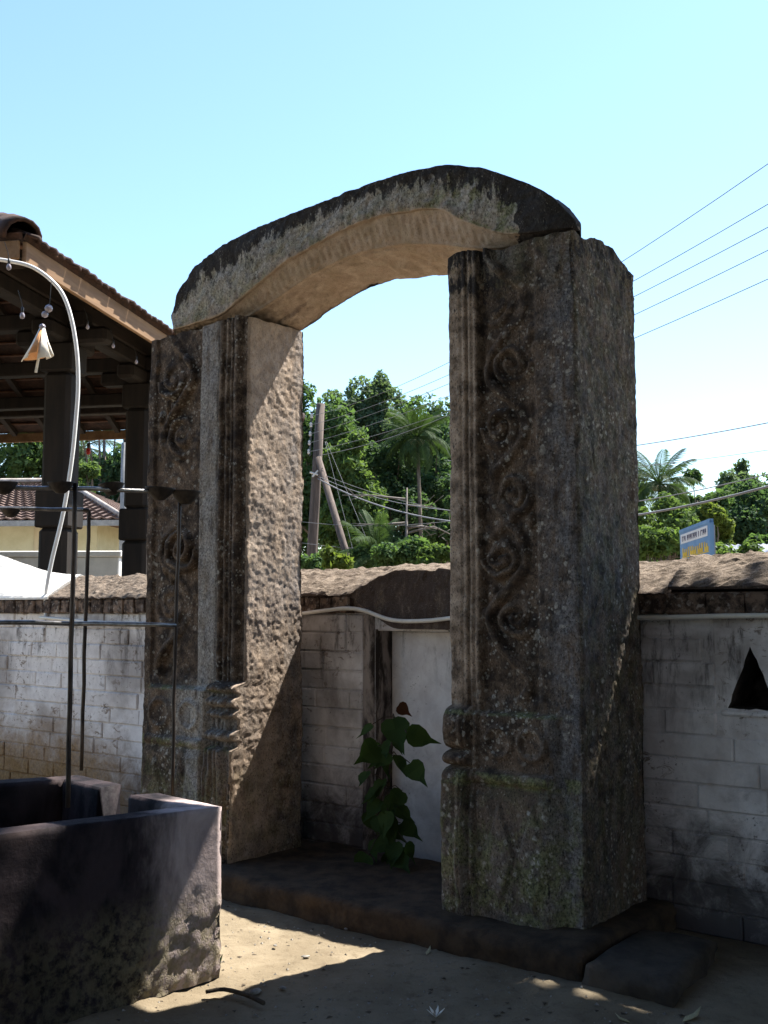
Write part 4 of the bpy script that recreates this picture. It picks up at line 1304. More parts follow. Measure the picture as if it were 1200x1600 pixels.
# columns
def column(x, y):
    m = MB()
    m.box(x - 0.24, x + 0.24, y - 0.24, y + 0.24, 1.0, 1.85, None, 0.02)
    m.box(x - 0.185, x + 0.185, y - 0.185, y + 0.185, 1.85, 2.55, None, 0.05)
    m.box(x - 0.215, x + 0.215, y - 0.215, y + 0.215, 2.55, 3.0, None, 0.02)
    m.box(x - 0.175, x + 0.175, y - 0.175, y + 0.175, 3.0, 4.45, None, 0.05)
    m.box(x - 0.21, x + 0.21, y - 0.21, y + 0.21, 4.45, 4.80, None, 0.02)
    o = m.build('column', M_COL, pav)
    b = MB(); b.box(x - 0.13, x + 0.13, y - 0.60, y + 0.60, 4.80, 5.01, None, 0.04); b.box(x - 0.60, x + 0.60, y - 0.12, y + 0.12, 4.805, 5.005, None, 0.04); b.build('bracket', M_COL, o)
cy1, cy2 = 2.81, 5.16
for y in (cy1, cy2, 7.5, PL - 1.05):
    for x in (-PI_, -PW + PI_): column(x, y)
beam('tie_beam', -PW + 0.7, -0.7, cy1 - 0.11, cy1 + 0.11, 5.012, 5.21, M_COL, 0.02)
beam('tie_beam', -PW + 0.7, -0.7, cy2 - 0.11, cy2 + 0.11, 5.012, 5.21, M_COL, 0.02)
beam('tie_beam', -PW + 0.7, -0.7, 7.39, 7.61, 5.012, 5.21, M_COL, 0.02)
beam('tie_beam', -PI_ - 0.1, -PI_ + 0.1, 0.8, PL - 0.8, 5.02, 5.215, M_COL, 0.02)
beam('plinth', -PW + 0.4, -0.4, 0.4, PL - 0.4, 0.0, 1.0, M_BLOCK, 0.02)
bulb(137, 507, 11.6, 'small dark-capped bulb on the pavilion beam, nearest of the row to the streamer')
bulb(177, 537, 12.3, 'small pale bulb in the middle of the row along the pavilion beam')
bulb(213, 562, 13.0, 'small greenish bulb along the pavilion beam beside the left jamb')
bulb(138, 700, 19.5, 'tiny red bulb hanging under the far eave of the pavilion', M_RED, 1.4)

# ------------------------------------------------------------------ cream house and outbuildings behind the pavilion
def tiled_plane(a, b, c, d, rows, cols, mat, name, parent, lift=0.05):
    """tile courses on the quad a-b (eave) c-d (ridge): overlapping wavy rows, one mesh"""
    m = MB()
    n = (b - a).cross(d - a).normalized()
    if n.z < 0: n = -n
    for r in range(rows):
        t0, t1 = r / rows, (r + 1.15) / rows
        t1 = min(t1, 1.0)
        vs = []; k = cols * 2
        for q in range(k + 1):
            u = q / k
            w = lift * 0.5 * (1 + math.cos(q * math.pi))
            p0 = a.lerp(b, u).lerp(d.lerp(c, u), t0) + n * (lift + w)
            p1 = a.lerp(b, u).lerp(d.lerp(c, u), t1) + n * (w * 0.6)
            vs += [p0, p1, p0 - n * (lift * 0.9)]
        fs = []
        for q in range(k):
            fs += [(q * 3, q * 3 + 3, q * 3 + 4, q * 3 + 1), (q * 3 + 2, q * 3 + 5, q * 3 + 3, q * 3)]
        m.add(vs, fs)
    o = m.build(name, mat, parent)
    o['kind'] = 'stuff'
    return o
HY = 27.0
h0 = Vector((at(0, 800, HY).x, HY, 0)); 
house = empty('cream_house', (-7.35, HY, 0), math.radians(-4))
tag(house, 'cream plastered house with brown tiled roof beyond the pavilion', 'house')
m = MB(); m.box(-11, 0, 0, 7, 0, 3.95); m.build('wall', M_CREAM, house)
m = MB(); m.box(-1.65, -0.95, -0.05, 0.02, 1.2, 3.85, None, 0.01); m.build('shutter', M_CREAM2, house)
m = MB(); m.box(-4.65, -3.95, -0.05, 0.02, 1.2, 3.85, None, 0.01); m.build('shutter', M_CREAM2, house)
ea, eb, ec, ed_ = Vector((-11.6, -0.85, 3.80)), Vector((0.95, -0.85, 3.80)), Vector((0.95, 7.8, 3.80)), Vector((-11.6, 7.8, 3.80))
ra, rb_ = Vector((-8.6, 3.4, 5.25)), Vector((-2.2, 3.4, 5.25))
roof = MB(); roof.add([ea, eb, ec, ed_, ra, rb_], [(0, 1, 5, 4), (1, 2, 5), (2, 3, 4, 5), (3, 0, 4), (3, 2, 1, 0)]); rf = roof.build('roof', M_TILE2, house)
tiled_plane(ea, eb, rb_, ra, 16, 46, M_TILE2, 'roof_tiles', rf)
tiled_plane(eb, ec, rb_ + Vector((0, .05, 0)), rb_, 16, 30, M_TILE2, 'roof_tiles', rf)
rd = MB(); rd.tube([eb + Vector((0, 0, .08)), rb_ + Vector((0, 0, .1))], 0.07, 8); rd.tube([ra + Vector((0, 0, .1)), rb_ + Vector((0, 0, .1))], 0.07, 8); rd.build('ridge_tiles', M_COPE2, rf, True)
m = MB(); m.box(-11.6, 0.95, -0.90, -0.86, 3.66, 3.80); m.box(0.955, 0.99, -0.9, 7.8, 3.66, 3.80); m.build('eave_board', M_POLEG, house)
shed = empty('tiled_shed', at(158, 900, 30.0).xy.to_3d(), 0)
tag(shed, 'small outbuilding with a red tiled roof between the pavilion columns', 'shed')
w0 = 0.85
m = MB(); m.box(-w0, w0, 0, 1.8, 0, 2.6); m.build('wall', M_CREAM, shed)
ra0, rb0, rc0, rd0 = Vector((-w0 - 0.1, -0.3, 2.62)), Vector((w0 - 0.2, -0.3, 2.62)), Vector((w0 - 0.2, 1.6, 3.72)), Vector((-w0 - 0.1, 1.6, 3.72))
rs = MB(); rs.add([ra0, rb0, rc0, rd0] + [p - Vector((0, 0, .08)) for p in (ra0, rb0, rc0, rd0)], [(0, 1, 2, 3), (7, 6, 5, 4), (0, 4, 5, 1), (1, 5, 6, 2), (2, 6, 7, 3), (3, 7, 4, 0)])
rso = rs.build('roof', M_TILE3, shed)
tiled_plane(ra0, rb0, rc0, rd0, 9, 9, M_TILE3, 'roof_tiles', rso)
pr = MB(); pr.box(-9, -0.2, 0, 0.3, 0, 2.62, None, 0.02); pr.box(-9.05, -0.15, -0.05, 0.35, 2.625, 2.75, None, 0.02)
p0 = at(185, 900, 21.0)
par = pr.build('parapet_wall', M_WHITE, None, False, (p0.x + 0.2, 21.0, 0), math.radians(-3))
tag(par, 'low white painted parapet wall in front of the cream house', 'wall')

# ------------------------------------------------------------------ utility poles and wires
PY = 32.0
pb, pt = at(478, 930, PY), at(501, 631, PY)
pb.z = 0
pole = empty('utility_pole', pb)
tag(pole, 'leaning weathered utility pole with a slanting brace seen through the gateway', 'utility pole')
m = MB(); m.tube([(pb.lerp(pt, t) - pb) for t in (0, .35, .7, 1)], [0.175, 0.165, 0.15, 0.135], 12); m.build('pole', M_POLE, pole, True)
ba, bb = at(551, 900, PY - 1.2), at(497, 715, PY - 0.15)
dirb = (bb - ba).normalized(); ba2 = ba - dirb * (ba.z / dirb.z)
m = MB(); m.tube([ba2 - pb, bb - pb], [0.125, 0.10], 10); m.build('brace', M_POLE, pole, True)
ins = []
for py in (650, 664, 678, 692, 706):
    c = at(487 - (py - 650) * 0.08, py, PY - 0.2)
    m = MB(); m.lathe([(0.001, -0.08), (0.03, -0.07), (0.05, -0.03), (0.03, 0.0), (0.045, 0.035), (0.028, 0.08), (0.001, 0.08)], 10, Matrix.Translation(c - pb)); m.build('insulator', M_PORC, pole, True); ins.append(c)
m = MB(); m.tube([at(487, 643, PY - .2) - pb, at(484, 712, PY - .2) - pb], 0.03, 6); m.build('bracket', M_SOCK, pole)
for (a, b) in (((497, 742), (484, 738)), ((497, 735), (488, 745))):
    m = MB(); m.tube([at(a[0], a[1], PY - .3) - pb, at(b[0], b[1], PY - .3) - pb], 0.03, 6); m.build('fitting', M_PORC, pole)
gp0 = at(193, 930, 24.0); gp0.z = 0
gpt = at(196, 692, 24.0)
gp = empty('concrete_pole', gp0)
tag(gp, 'slim grey pole standing right of the cream house behind the pavilion', 'pole')
m = MB(); m.tube([Vector((0, 0, 0)), (gpt - gp0) * .5, gpt - gp0], [0.12, 0.105, 0.09], 10); m.build('pole', M_POLEG, gp, True)
m = MB(); m.lathe([(0.001, 0), (0.05, 0), (0.06, 0.1), (0.03, 0.16), (0.001, 0.18)], 8, Matrix.Translation(gpt - gp0)); m.build('cap', M_SOCK, gp, True)

def wire(a, b, sag, r, label, via=None, name='power_line'):
    n = 26
    pts = []
    for q in range(n + 1):
        t = q / n
        p = a.lerp(b, t); p.z -= sag * 4 * t * (1 - t)
        pts.append(p - a)
    m = MB(); m.tube(pts, r, 5)
    tag(m.build(name, M_WIRE, None, True, a), label, 'wire', 'overhead wires running to the pole')
WL = ['topmost thin overhead wire crossing the sky right of the gateway', 'second overhead wire from the top, right of the gateway', 'third overhead wire from the top, right of the gateway', 'fourth overhead wire from the top, right of the gateway', 'fifth overhead wire from the top, lowest of the steep bundle right of the gateway']
for k, (yl, yr) in enumerate(((388, 256), (432, 319), (458, 355), (488, 391), (526, 436))):
    # passes (993,yl) and (1200,yr); far end on the pole, near end on a pole standing outside the picture
    pr_ = at(1200, yr, 14.0); nearp = pr_ + (pr_ - ins[k]) * 0.30; 
    # straight chord then sag so that it dips through the photograph's line
    tmid = 0.0
    def miss(s):
        best = 1e9; yv = None
        for q in range(200):
            t = q / 199; p = ins[k].lerp(nearp2, t); z = p.z - s * 4 * t * (1 - t)
            d = abs(600 + FPX * p.x / p.y - 993)
            if d < best:
                best = d; yv = 955 - FPX * (z - EYE) / p.y
        return yv
    lo, hi = 0.0, 3.0
    for _ in range(30):
        s = (lo + hi) / 2
        tt = 1 / 1.30
        nearp2 = nearp + Vector((0, 0, s * 4 * tt * (1 - tt) / tt))
        if miss(s) < yl: lo = s
        else: hi = s
    wire(ins[k], nearp2, s, 0.0065, WL[k])
def span(p0, p1, sag, r, label):
    wire(p0, p1, sag, r, label)
span(at(700, 720, 40), at(1320, 636, 22), 0.3, 0.013, 'faint single wire low in the white sky right of the gateway')
span(at(700, 742, 42), at(1320, 684, 24), 0.3, 0.008, 'faintest wire just above the palm right of the gateway')
span(at(497, 748, PY - .3), at(1330, 722, 15), 1.15, 0.020, 'thick dark cable passing before the trees right of the gateway')
span(at(497, 744, PY - .3), at(1330, 705, 15), 1.0, 0.009, 'thin cable just above the thick one right of the gateway')
for k, (ya, yb_, lab) in enumerate(((712, 640, 'thin wire sloping from the pole towards the palm, upper one'), (738, 800, 'slack service wire falling from the pole brace to the bare tree'), (815, 812, 'low horizontal wire behind the utility pole'), (848, 852, 'lowest horizontal wire behind the utility pole'))):
    span(at(470 if k > 1 else 497, ya, PY - .2), at(720, yb_, PY - 3), 0.15, 0.008, lab)
for k, (xa, xb, yb_, lab) in enumerate(((510, 560, 800, 'guy wire slanting down right of the utility pole, upper'), (508, 552, 880, 'guy wire slanting down close to the pole brace'))):
    span(at(xa, 690, PY - .3), at(xb + 20, yb_ + 60, PY - 1.5), 0.0, 0.007, lab)

# ------------------------------------------------------------------ vegetation
rng = np.random.default_rng(5)

def leaf_cloud(blobs, n, size, seed, flat=0.5, shell=0.45):
    """n diamond leaves spread through ellipsoid blobs -> V, F(quads), rnd"""
    g = np.random.default_rng(seed)
    C_ = np.array([b[0] for b in blobs], float); Rr = np.array([b[1] for b in blobs], float)
    vol = (Rr[:, 0] * Rr[:, 1] * Rr[:, 2]) ** (2 / 3)
    pick = g.choice(len(blobs), n, p=vol / vol.sum())
    d = g.normal(size=(n, 3)); d /= np.linalg.norm(d, axis=1)[:, None]
    rad = shell + (1 - shell) * g.random(n) ** 0.6
    rad *= 1 + 0.28 * vnoise(d[:, 0] * 2.2 + pick, d[:, 1] * 2.2, d[:, 2] * 2.2, seed)
    P = C_[pick] + d * Rr[pick] * rad[:, None]
    nrm = d * 0.6 + g.normal(size=(n, 3)) * 0.75 + np.array([0, 0, flat])
    nrm /= np.linalg.norm(nrm, axis=1)[:, None]
    u = np.cross(nrm, g.normal(size=(n, 3))); u /= np.linalg.norm(u, axis=1)[:, None]
    v = np.cross(nrm, u)
    s = size * (0.55 + 0.9 * g.random(n))[:, None]
    V = np.stack([P - u * s * 0.5, P + v * s * 0.26 + nrm * s * 0.05, P + u * s * 0.5, P - v * s * 0.26 + nrm * s * 0.05], 1)
    F = np.arange(4 * n).reshape(n, 4)
    tone = 0.5 + 0.5 * vnoise(P[:, 0] * 0.9, P[:, 1] * 0.9, P[:, 2] * 0.9, seed + 3)
    rnd = np.clip(0.55 * g.random(n) + 0.45 * tone, 0, 1)
    return V.reshape(-1, 3), F, rnd

def tree(name, label, cat, base, H, cr, ch, nblob, nleaf, leaf, mat, seed, blob=0.42, trunk_r=None, group='trees beyond the wall', lean=0.0, cz=None, flat=0.5, shell=0.45):
    rr = random.Random(seed)
    e = empty(name, base)
    tag(e, label, cat, group)
    tr = trunk_r or H * 0.016
    cz = (H - ch / 2) if cz is None else cz
    cen = Vector((lean, 0, cz))
    blobs = []
    for q in range(nblob):
        for _ in range(30):
            v = Vector((rr.uniform(-1, 1), rr.uniform(-1, 1), rr.uniform(-1, 1)))
            if 0.25 < v.length < 1: break
        s = blob * rr.uniform(0.6, 1.25) * (1.1 - 0.35 * max(0, v.z))
        c = cen + Vector((v.x * (cr - s * cr * 0.5), v.y * (cr - s * cr * .5), v.z * ch * 0.5 * 0.82))
        blobs.append((c, (cr * s, cr * s, min(cr, ch * 0.5) * s * 0.75)))
    zmx = max(c.z + r[2] for c, r in blobs); zmn = min(c.z - r[2] for c, r in blobs)
    xm = max(abs(c.x - lean) + r[0] for c, r in blobs)
    fz, fx = ch / (zmx - zmn), cr / xm
    blobs = [(Vector((lean + (c.x - lean) * fx, c.y * fx, H - (zmx - c.z) * fz)), (r[0] * fx, r[1] * fx, r[2] * fz)) for c, r in blobs]
    m = MB()
    top = cen + Vector((0, 0, ch * 0.2))
    pts = [Vector((0, 0, 0)), Vector((rr.uniform(-.1, .1), 0, H * .2)), Vector((lean * .4 + rr.uniform(-.2, .2), rr.uniform(-.2, .2), (H - ch) * .9 + 0.1)), top]
    m.tube(pts, [tr * 1.25, tr, tr * .8, tr * .25], 8)
    fork = pts[2]
    for (c, r) in blobs:
        mid = fork.lerp(c, 0.5) + Vector((rr.uniform(-.15, .15), rr.uniform(-.15, .15), 0.12 * (c - fork).length))
        m.tube([fork.lerp(top, rr.uniform(0, .6)), mid, c], [tr * .42, tr * .26, tr * .07], 5, False)
    m.build('trunk', M_BARK, e, True)
    V, F, rnd = leaf_cloud(blobs, int(nleaf * 1.3), leaf * 0.86, seed, flat, shell)
    obj('crown', mesh_np('crown', V, F, False, {'rnd': ('FACE', rnd)}, mat), e)
    return e

def tree_at(px, ytop, Y, wpx, hpx, label, mat, seed, nleaf=7000, leaf=0.26, nblob=16, name='broadleaf_tree', **k):
    t = at(px, ytop, Y)
    H = t.z
    return tree(name, label, 'tree', Vector((t.x, Y, 0)), H, wpx / 2 * Y / FPX, hpx * Y / FPX, nblob, nleaf, leaf, mat, seed, **k)

tree_at(497, 588, 46, 160, 270, 'tall mid-green tree rising behind the utility pole, seen through the gateway', LEAVES[0], 101, 11000, 0.30, 22)
tree_at(548, 672, 40, 120, 200, 'bushy bright green tree right of the utility pole', LEAVES[2], 102, 10000, 0.26, 20)
tree_at(585, 578, 56, 78, 160, 'tall thin sparse tree topping the skyline inside the gateway', LEAVES[3], 103, 5200, 0.26, 24, blob=0.40, shell=0.15)
tree_at(606, 665, 48, 130, 240, 'dark rounded tree left of the palm inside the gateway', LEAVES[1], 104, 9000, 0.28, 18)
tree_at(680, 660, 50, 140, 270, 'dense dark tree standing behind the palm at the right jamb', LEAVES[1], 105, 11000, 0.30, 20)
tree_at(690, 775, 36, 70, 120, 'small fresh green tree low beside the right jamb', LEAVES[0], 106, 5000, 0.20, 12)
tree_at(455, 650, 52, 120, 240, 'green tree half hidden behind the left jamb', LEAVES[0], 107, 7000, 0.30, 16)
tree_at(548, 596, 58, 190, 290, 'hazy green tree behind the bushy one inside the gateway', LEAVES[3], 108, 15000, 0.34, 22)
tree_at(630, 612, 60, 190, 280, 'far green tree filling the gap behind the palm', LEAVES[3], 109, 15000, 0.34, 22)
tree_at(690, 618, 56, 150, 280, 'green tree half hidden by the right jamb', LEAVES[0], 110, 12000, 0.32, 16)
# right of the gateway
tree_at(1088, 732, 48, 105, 170, 'rounded deep green tree in the middle of the right-hand trees', LEAVES[0], 111, 8500, 0.26, 16)
tree_at(1160, 714, 60, 100, 150, 'pale feathery tree highest on the right beyond the cable', LEAVES[3], 112, 6500, 0.32, 16, blob=0.36, shell=0.2)
tree_at(1180, 748, 44, 140, 160, 'dark spreading tree at the right edge of the picture', LEAVES[1], 113, 9000, 0.26, 18)
tree_at(1115, 785, 34, 66, 100, 'bright yellow-green bushy tree above the blue sign', LEAVES[4], 114, 6000, 0.17, 14)
tree_at(1040, 775, 42, 130, 140, 'leafy green tree under the right-hand palm', LEAVES[2], 115, 9000, 0.24, 16)
tree_at(1225, 728, 52, 150, 180, 'leafy tree just beyond the right edge of the picture', LEAVES[0], 116, 6000, 0.30, 14)
tree_at(860, 690, 55, 190, 230, 'broad green tree hidden behind the right jamb', LEAVES[0], 117, 7000, 0.34, 18)
tree_at(960, 740, 50, 120, 180, 'green tree just behind the right side of the right jamb', LEAVES[3], 118, 6000, 0.30, 14)
tree_at(1068, 752, 54, 120, 160, 'hazy green tree filling the gap beside the right-hand palm', LEAVES[3], 119, 9000, 0.28, 18)
tree_at(1140, 748, 56, 130, 160, 'hazy green tree behind the yellow-green bushy one', LEAVES[0], 120, 9000, 0.28, 18)
# left, beyond the pavilion
tree_at(30, 560, 44, 170, 330, 'green tree seen under the pavilion eave at far left', LEAVES[0], 121, 11000, 0.28, 22)
tree_at(165, 580, 42, 150, 300, 'dark leafy tree seen between the pavilion columns', LEAVES[1], 122, 11000, 0.26, 22)
tree_at(135, 720, 35, 70, 110, 'lighter green tree just above the cream house roof', LEAVES[2], 123, 5500, 0.2, 12)
tree_at(-90, 600, 46, 170, 330, 'green tree outside the picture left of the pavilion', LEAVES[0], 124, 6000, 0.34, 16)
tree_at(300, 640, 50, 170, 280, 'green tree hidden behind the left jamb and pavilion', LEAVES[1], 125, 7000, 0.32, 16)

# bushes close behind the wall
def bush(px, ytop, Y, wpx, label, mat, seed, nleaf=1800, leaf=0.12, group='bushes behind the wall'):
    t = at(px, ytop, Y); r = wpx / 2 * Y / FPX
    rr = random.Random(seed)
    e = empty('bush', (t.x, Y, 0)); tag(e, label, 'bush', group)
    H = t.z
    blobs = [(Vector((rr.uniform(-r, r) * .65, rr.uniform(-r, r) * .5, H - rr.uniform(.25, .9) * min(H, 1.6 * r) * .7)), (r * rr.uniform(.35, .55),) * 2 + (r * rr.uniform(.3, .5),)) for _ in range(9)]
    m = MB()
    for (c, _) in blobs: m.tube([Vector((rr.uniform(-.1, .1), rr.uniform(-.1, .1), 0)), Vector((c.x * .5, c.y * .5, c.z * .6)), c], [0.035, 0.025, 0.008], 5)
    m.build('stem', M_BARK, e, True)
    V, F, rnd = leaf_cloud(blobs, nleaf, leaf, seed, 0.6, 0.3)
    obj('foliage', mesh_np('foliage', V, F, False, {'rnd': ('FACE', rnd)}, mat), e)
bush(530, 858, 22, 60, 'bright green bush at the foot of the pole brace', LEAVES[4], 201, 1500, 0.16)
bush(625, 845, 24, 90, 'light green shrub under the bare tree inside the gateway', LEAVES[0], 202, 3500, 0.13)
bush(680, 852, 20, 60, 'pale green shrub above the wall next to the right jamb', LEAVES[2], 203, 2200, 0.11)
bush(575, 850, 27, 70, 'green shrub between the pole brace and the young palm', LEAVES[0], 204, 2500, 0.15)
bush(1020, 825, 26, 80, 'green shrub above the wall right of the right jamb', LEAVES[2], 205, 3000, 0.15)
bush(1145, 845, 17, 80, 'glossy light shrub behind the wall right of the blue sign', LEAVES[2], 206, 2600, 0.10)
bush(1195, 835, 24, 70, 'large-leaved green shrub at the right edge above the wall', LEAVES[0], 207, 1600, 0.22)
bush(490, 866, 30, 70, 'low green shrub at the foot of the utility pole', LEAVES[0], 208, 2500, 0.15)

# woodland closing the horizon
blobs = []
rr = random.Random(77)
for q in range(420):
    y = rr.uniform(72, 170); x = rr.uniform(-0.75, 0.75) * y
    zg = 13.0 * float(sstep(75, 220, np.array(y)))
    s = rr.uniform(2.2, 4.2)
    blobs.append(((x, y, zg + rr.uniform(1.0, 3.2)), (s, s, s * rr.uniform(.7, 1.05))))
V, F, rnd = leaf_cloud(blobs, 60000, 0.75, 78, 0.5, 0.5)
wood = obj('distant_woodland', mesh_np('distant_woodland', V, F, False, {'rnd': ('FACE', rnd)}, LEAVES[1]))
tag(wood, 'distant dark green woodland closing the horizon behind the trees', 'woodland', None, 'stuff')

# palms
def frond_mesh(seed, L=3.2, droop=1.0, nl=30):
    rr = random.Random(seed)
    V, F, rn = [], [], []
    pts = []
    for q in range(13):
        t = q / 12
        pts.append(Vector((L * (t - 0.12 * droop * t ** 2.2), 0, L * (0.42 * t - 0.62 * droop * t ** 2.3))))
    def quad(a, b, c, d, r): 
        k = len(V); V.extend([a, b, c, d]); F.append((k, k + 1, k + 2, k + 3)); rn.append(r)
    for q in range(12):
        w0_, w1_ = 0.045 * (1 - q / 12) + .008, 0.045 * (1 - (q + 1) / 12) + .008
        a, b = pts[q], pts[q + 1]
        for (oy, oz) in ((1, 0), (0, 1)):
            o0, o1 = Vector((0, oy * w0_, oz * w0_)), Vector((0, oy * w1_, oz * w1_))
            quad(a - o0, b - o1, b + o1, a + o0, 0.9)
    for q in range(nl):
        t = 0.16 + 0.84 * (q + 0.5) / nl
        i0 = min(11, int(t * 12)); p = pts[i0].lerp(pts[i0 + 1], t * 12 - i0)
        d = (pts[i0 + 1] - pts[i0]).normalized()
        ll = L * 0.24 * math.sin(math.pi * (0.12 + 0.80 * t)) + 0.12
        for s in (-1, 1):
            dr = Vector((d.x * 0.75, s * 0.85, d.z * 0.75 - 0.12)).normalized()
            mid = p + dr * ll * .55 + Vector((0, 0, -0.03 * ll))
            tip = p + dr * ll + Vector((0, 0, -ll * rr.uniform(.28, .6)))
            wv = d * (0.030 + 0.008 * rr.random())
            r = rr.random()
            quad(p - wv * .5, mid - wv, mid + wv, p + wv * .5, r)
            quad(mid - wv, tip, tip, mid + wv, r)
    V2 = np.array([tuple(v) for v in V]); F2 = np.array(F)
    return mesh_np('frond', V2, F2, False, {'rnd': ('FACE', rn)}, M_PALM)
FROND = [frond_mesh(1, 3.2, 0.5), frond_mesh(2, 3.3, 0.9), frond_mesh(3, 3.0, 1.3)]
def palm(px, py, Y, label, s=1.0, nf=24, seed=1, up=0.0, trunk=True, dry=2, name='coconut_palm'):
    c = at(px, py, Y)
    rr = random.Random(seed)
    e = empty(name, (c.x, Y, 0)); tag(e, label, 'palm', 'palms beyond the wall')
    m = MB(); m.tube([(rr.uniform(-.3, .3), 0, 0), (0.15, 0, c.z * .5), (0, 0, c.z)], [0.2 * s, 0.15 * s, 0.14 * s], 9); m.build('trunk', M_BARK, e, True)
    if trunk:
        for q in range(6):
            a = q * 1.05
            m = MB(); m.lathe([(0.001, -.13), (.09, -.09), (.12, 0), (.09, .09), (.001, .12)], 8, Matrix.Translation((0.22 * math.cos(a), 0.22 * math.sin(a), c.z - 0.2))); m.build('coconut', M_DRYLEAF, e, True)
    for q in range(nf):
        t = q / nf
        k = 0 if t < .35 else (1 if t < .7 else 2)
        o = bpy.data.objects.new('frond', FROND[k]); link(o, e)
        o.location = (0, 0, c.z)
        pitch = math.radians(62 - 95 * t + rr.uniform(-8, 8) + up)
        o.rotation_euler = (rr.uniform(-.15, .15), -pitch + math.radians(18), q * 2.399 + rr.uniform(-.2, .2))
        f = s * rr.uniform(.85, 1.1); o.scale = (f, f, f)
palm(652, 684, 46, 'coconut palm with a full round head seen through the gateway', 0.56, 44, 3)
palm(1030, 756, 46, 'coconut palm right of the right jamb against the white sky', 0.62, 32, 5)
palm(592, 872, 27, 'young yellow-green palm with upright fronds inside the gateway', 0.46, 14, 8, 25, False, name='young_palm')
palm(128, 700, 44, 'small palm seen beside the near pavilion column', 0.6, 20, 9)

# bare tree
def bare_tree(px, ytop, Y, label, seed):
    t = at(px, ytop, Y); rr = random.Random(seed)
    e = empty('bare_tree', (t.x, Y, 0)); tag(e, label, 'tree')
    m = MB(); m.tube([(0.05, 0, 0), (0.0, 0, t.z * .55), (0.03, 0, t.z)], [0.07, 0.05, 0.02], 7); m.build('trunk', M_DEAD, e, True)
    for q in range(9):
        z0_ = t.z * rr.uniform(.42, .95); s = rr.choice((-1, 1)); ln = rr.uniform(.5, 1.7)
        p0_ = Vector((0.0, 0, z0_)); p1 = p0_ + Vector((s * ln * .5, rr.uniform(-.3, .3), ln * rr.uniform(-.05, .2))); p2 = p0_ + Vector((s * ln, rr.uniform(-.5, .5), ln * rr.uniform(-.1, .3)))
        m = MB(); m.tube([p0_, p1, p2], [0.032, 0.022, 0.008], 5)
        for k in range(3):
            f = rr.uniform(.3, .9); b = p0_.lerp(p2, f)
            m.tube([b, b + Vector((s * rr.uniform(.1, .4), rr.uniform(-.2, .2), rr.uniform(-.25, .3)))], [0.014, 0.006], 4)
        m.build('branch', M_DEAD, e, True)
bare_tree(634, 762, 27, 'bare grey dead tree with crossing branches left of the right jamb', 5)

# shade tree standing outside the picture on the right: its crown keeps the sun off the right jamb and the yard
def sun_shift(xp, zp, D):                # point that shades frame position (xp, 0, zp) at depth D
    sx = SUN.x * math.cos(ANG) + SUN.y * math.sin(ANG)
    sd = -SUN.x * math.sin(ANG) + SUN.y * math.cos(ANG)
    return FRM @ Vector((xp + D * sx / sd, D, zp + D * SUN.z / sd))
sb = []
rr = random.Random(41)
for q in range(64):
    xp = rr.uniform(-0.02, 3.4); zp = rr.uniform(0.95, 4.6); D = rr.uniform(3.2, 5.2)
    if xp < 0.35 and zp > 3.2: zp = rr.uniform(1.0, 3.0)
    s = rr.uniform(.32, .55)
    if zp - s * 1.3 < 0.80: zp = 0.80 + s * 1.3
    sb.append((sun_shift(xp, zp, D), (s, s, s * .8)))
for q in range(46):
    xp = rr.uniform(-0.28, 0.75); zp = rr.uniform(0.80, 3.3); D = rr.uniform(3.2, 4.6); s = rr.uniform(.22, .34)
    sb.append((sun_shift(xp, max(zp, 0.82 + s * 1.2), D), (s, s, s * .85)))
for q in range(22):
    s = rr.uniform(.3, .5)
    sb.append((sun_shift(rr.uniform(-1.9, -0.3), rr.uniform(4.55, 5.6), rr.uniform(3.4, 4.8)), (s, s, s * .8)))
stb = FRM @ Vector((4.6, 5.2, 0))
st = empty('shade_tree', stb)
tag(st, 'large leafy tree beyond the wall outside the picture on the right', 'tree')
m = MB()
fork = Vector((-0.2, -0.1, 4.2))
m.tube([(0, 0, 0), (0.05, 0, 2), fork, fork + Vector((-.5, -.3, 3.0))], [0.30, 0.25, 0.2, 0.08], 10)
for (c, r) in sb[::2]:
    c = c - stb
    m.tube([fork + Vector((0, 0, rr.uniform(-.3, 1.5))), fork.lerp(c, .5) + Vector((0, 0, .35)), c], [0.07, 0.045, 0.012], 5, False)
m.build('trunk', M_BARK, st, True)
V, F, rnd = leaf_cloud([(c - stb, r) for c, r in sb], 24000, 0.17, 42, 0.6, 0.15)
obj('crown', mesh_np('crown', V, F, False, {'rnd': ('FACE', rnd)}, LEAVES[0]), st)

# unseen trees and a hall added around the viewer to block sky and sun
def blocker_tree(base, cen, rx, ry, rz, nb, nl, seed, label):
    rr = random.Random(seed); e = empty('light_blocking_tree', base); tag(e, label, 'tree', 'unseen trees added to cut the light')
    bl_ = []
    for q in range(nb):
        a = rr.uniform(0, 6.283); d = math.sqrt(rr.random())
        c = Vector((cen[0] + rx * d * math.cos(a), cen[1] + ry * d * math.sin(a), cen[2] + rz * rr.uniform(-.6, .6) * (1.1 - d * .6)))
        s = rr.uniform(.9, 1.6); bl_.append((c - base, (s, s, s * .7)))
    m = MB(); fork = Vector((0, 0, cen[2] * .5)); m.tube([(0, 0, 0), (.1, 0, 1.5), fork], [.5, .4, .3], 10)
    for c, r in bl_[::2]: m.tube([fork, fork.lerp(c, .5) + Vector((0, 0, .6)), c], [.14, .09, .02], 5, False)
    m.build('trunk', M_BARK, e, True)
    V, F, rnd = leaf_cloud(bl_, nl, 0.62, seed, 1.4, 0.1)
    obj('crown', mesh_np('crown', V, F, False, {'rnd': ('FACE', rnd)}, M_SHADE), e)
blocker_tree(Vector((-4.5, -4.5, 0)), (-4.0, -4.0, 8.0), 7.5, 6.0, 1.8, 90, 13000, 301, 'unseen broad dark tree added behind the viewer to cut sky light, left')
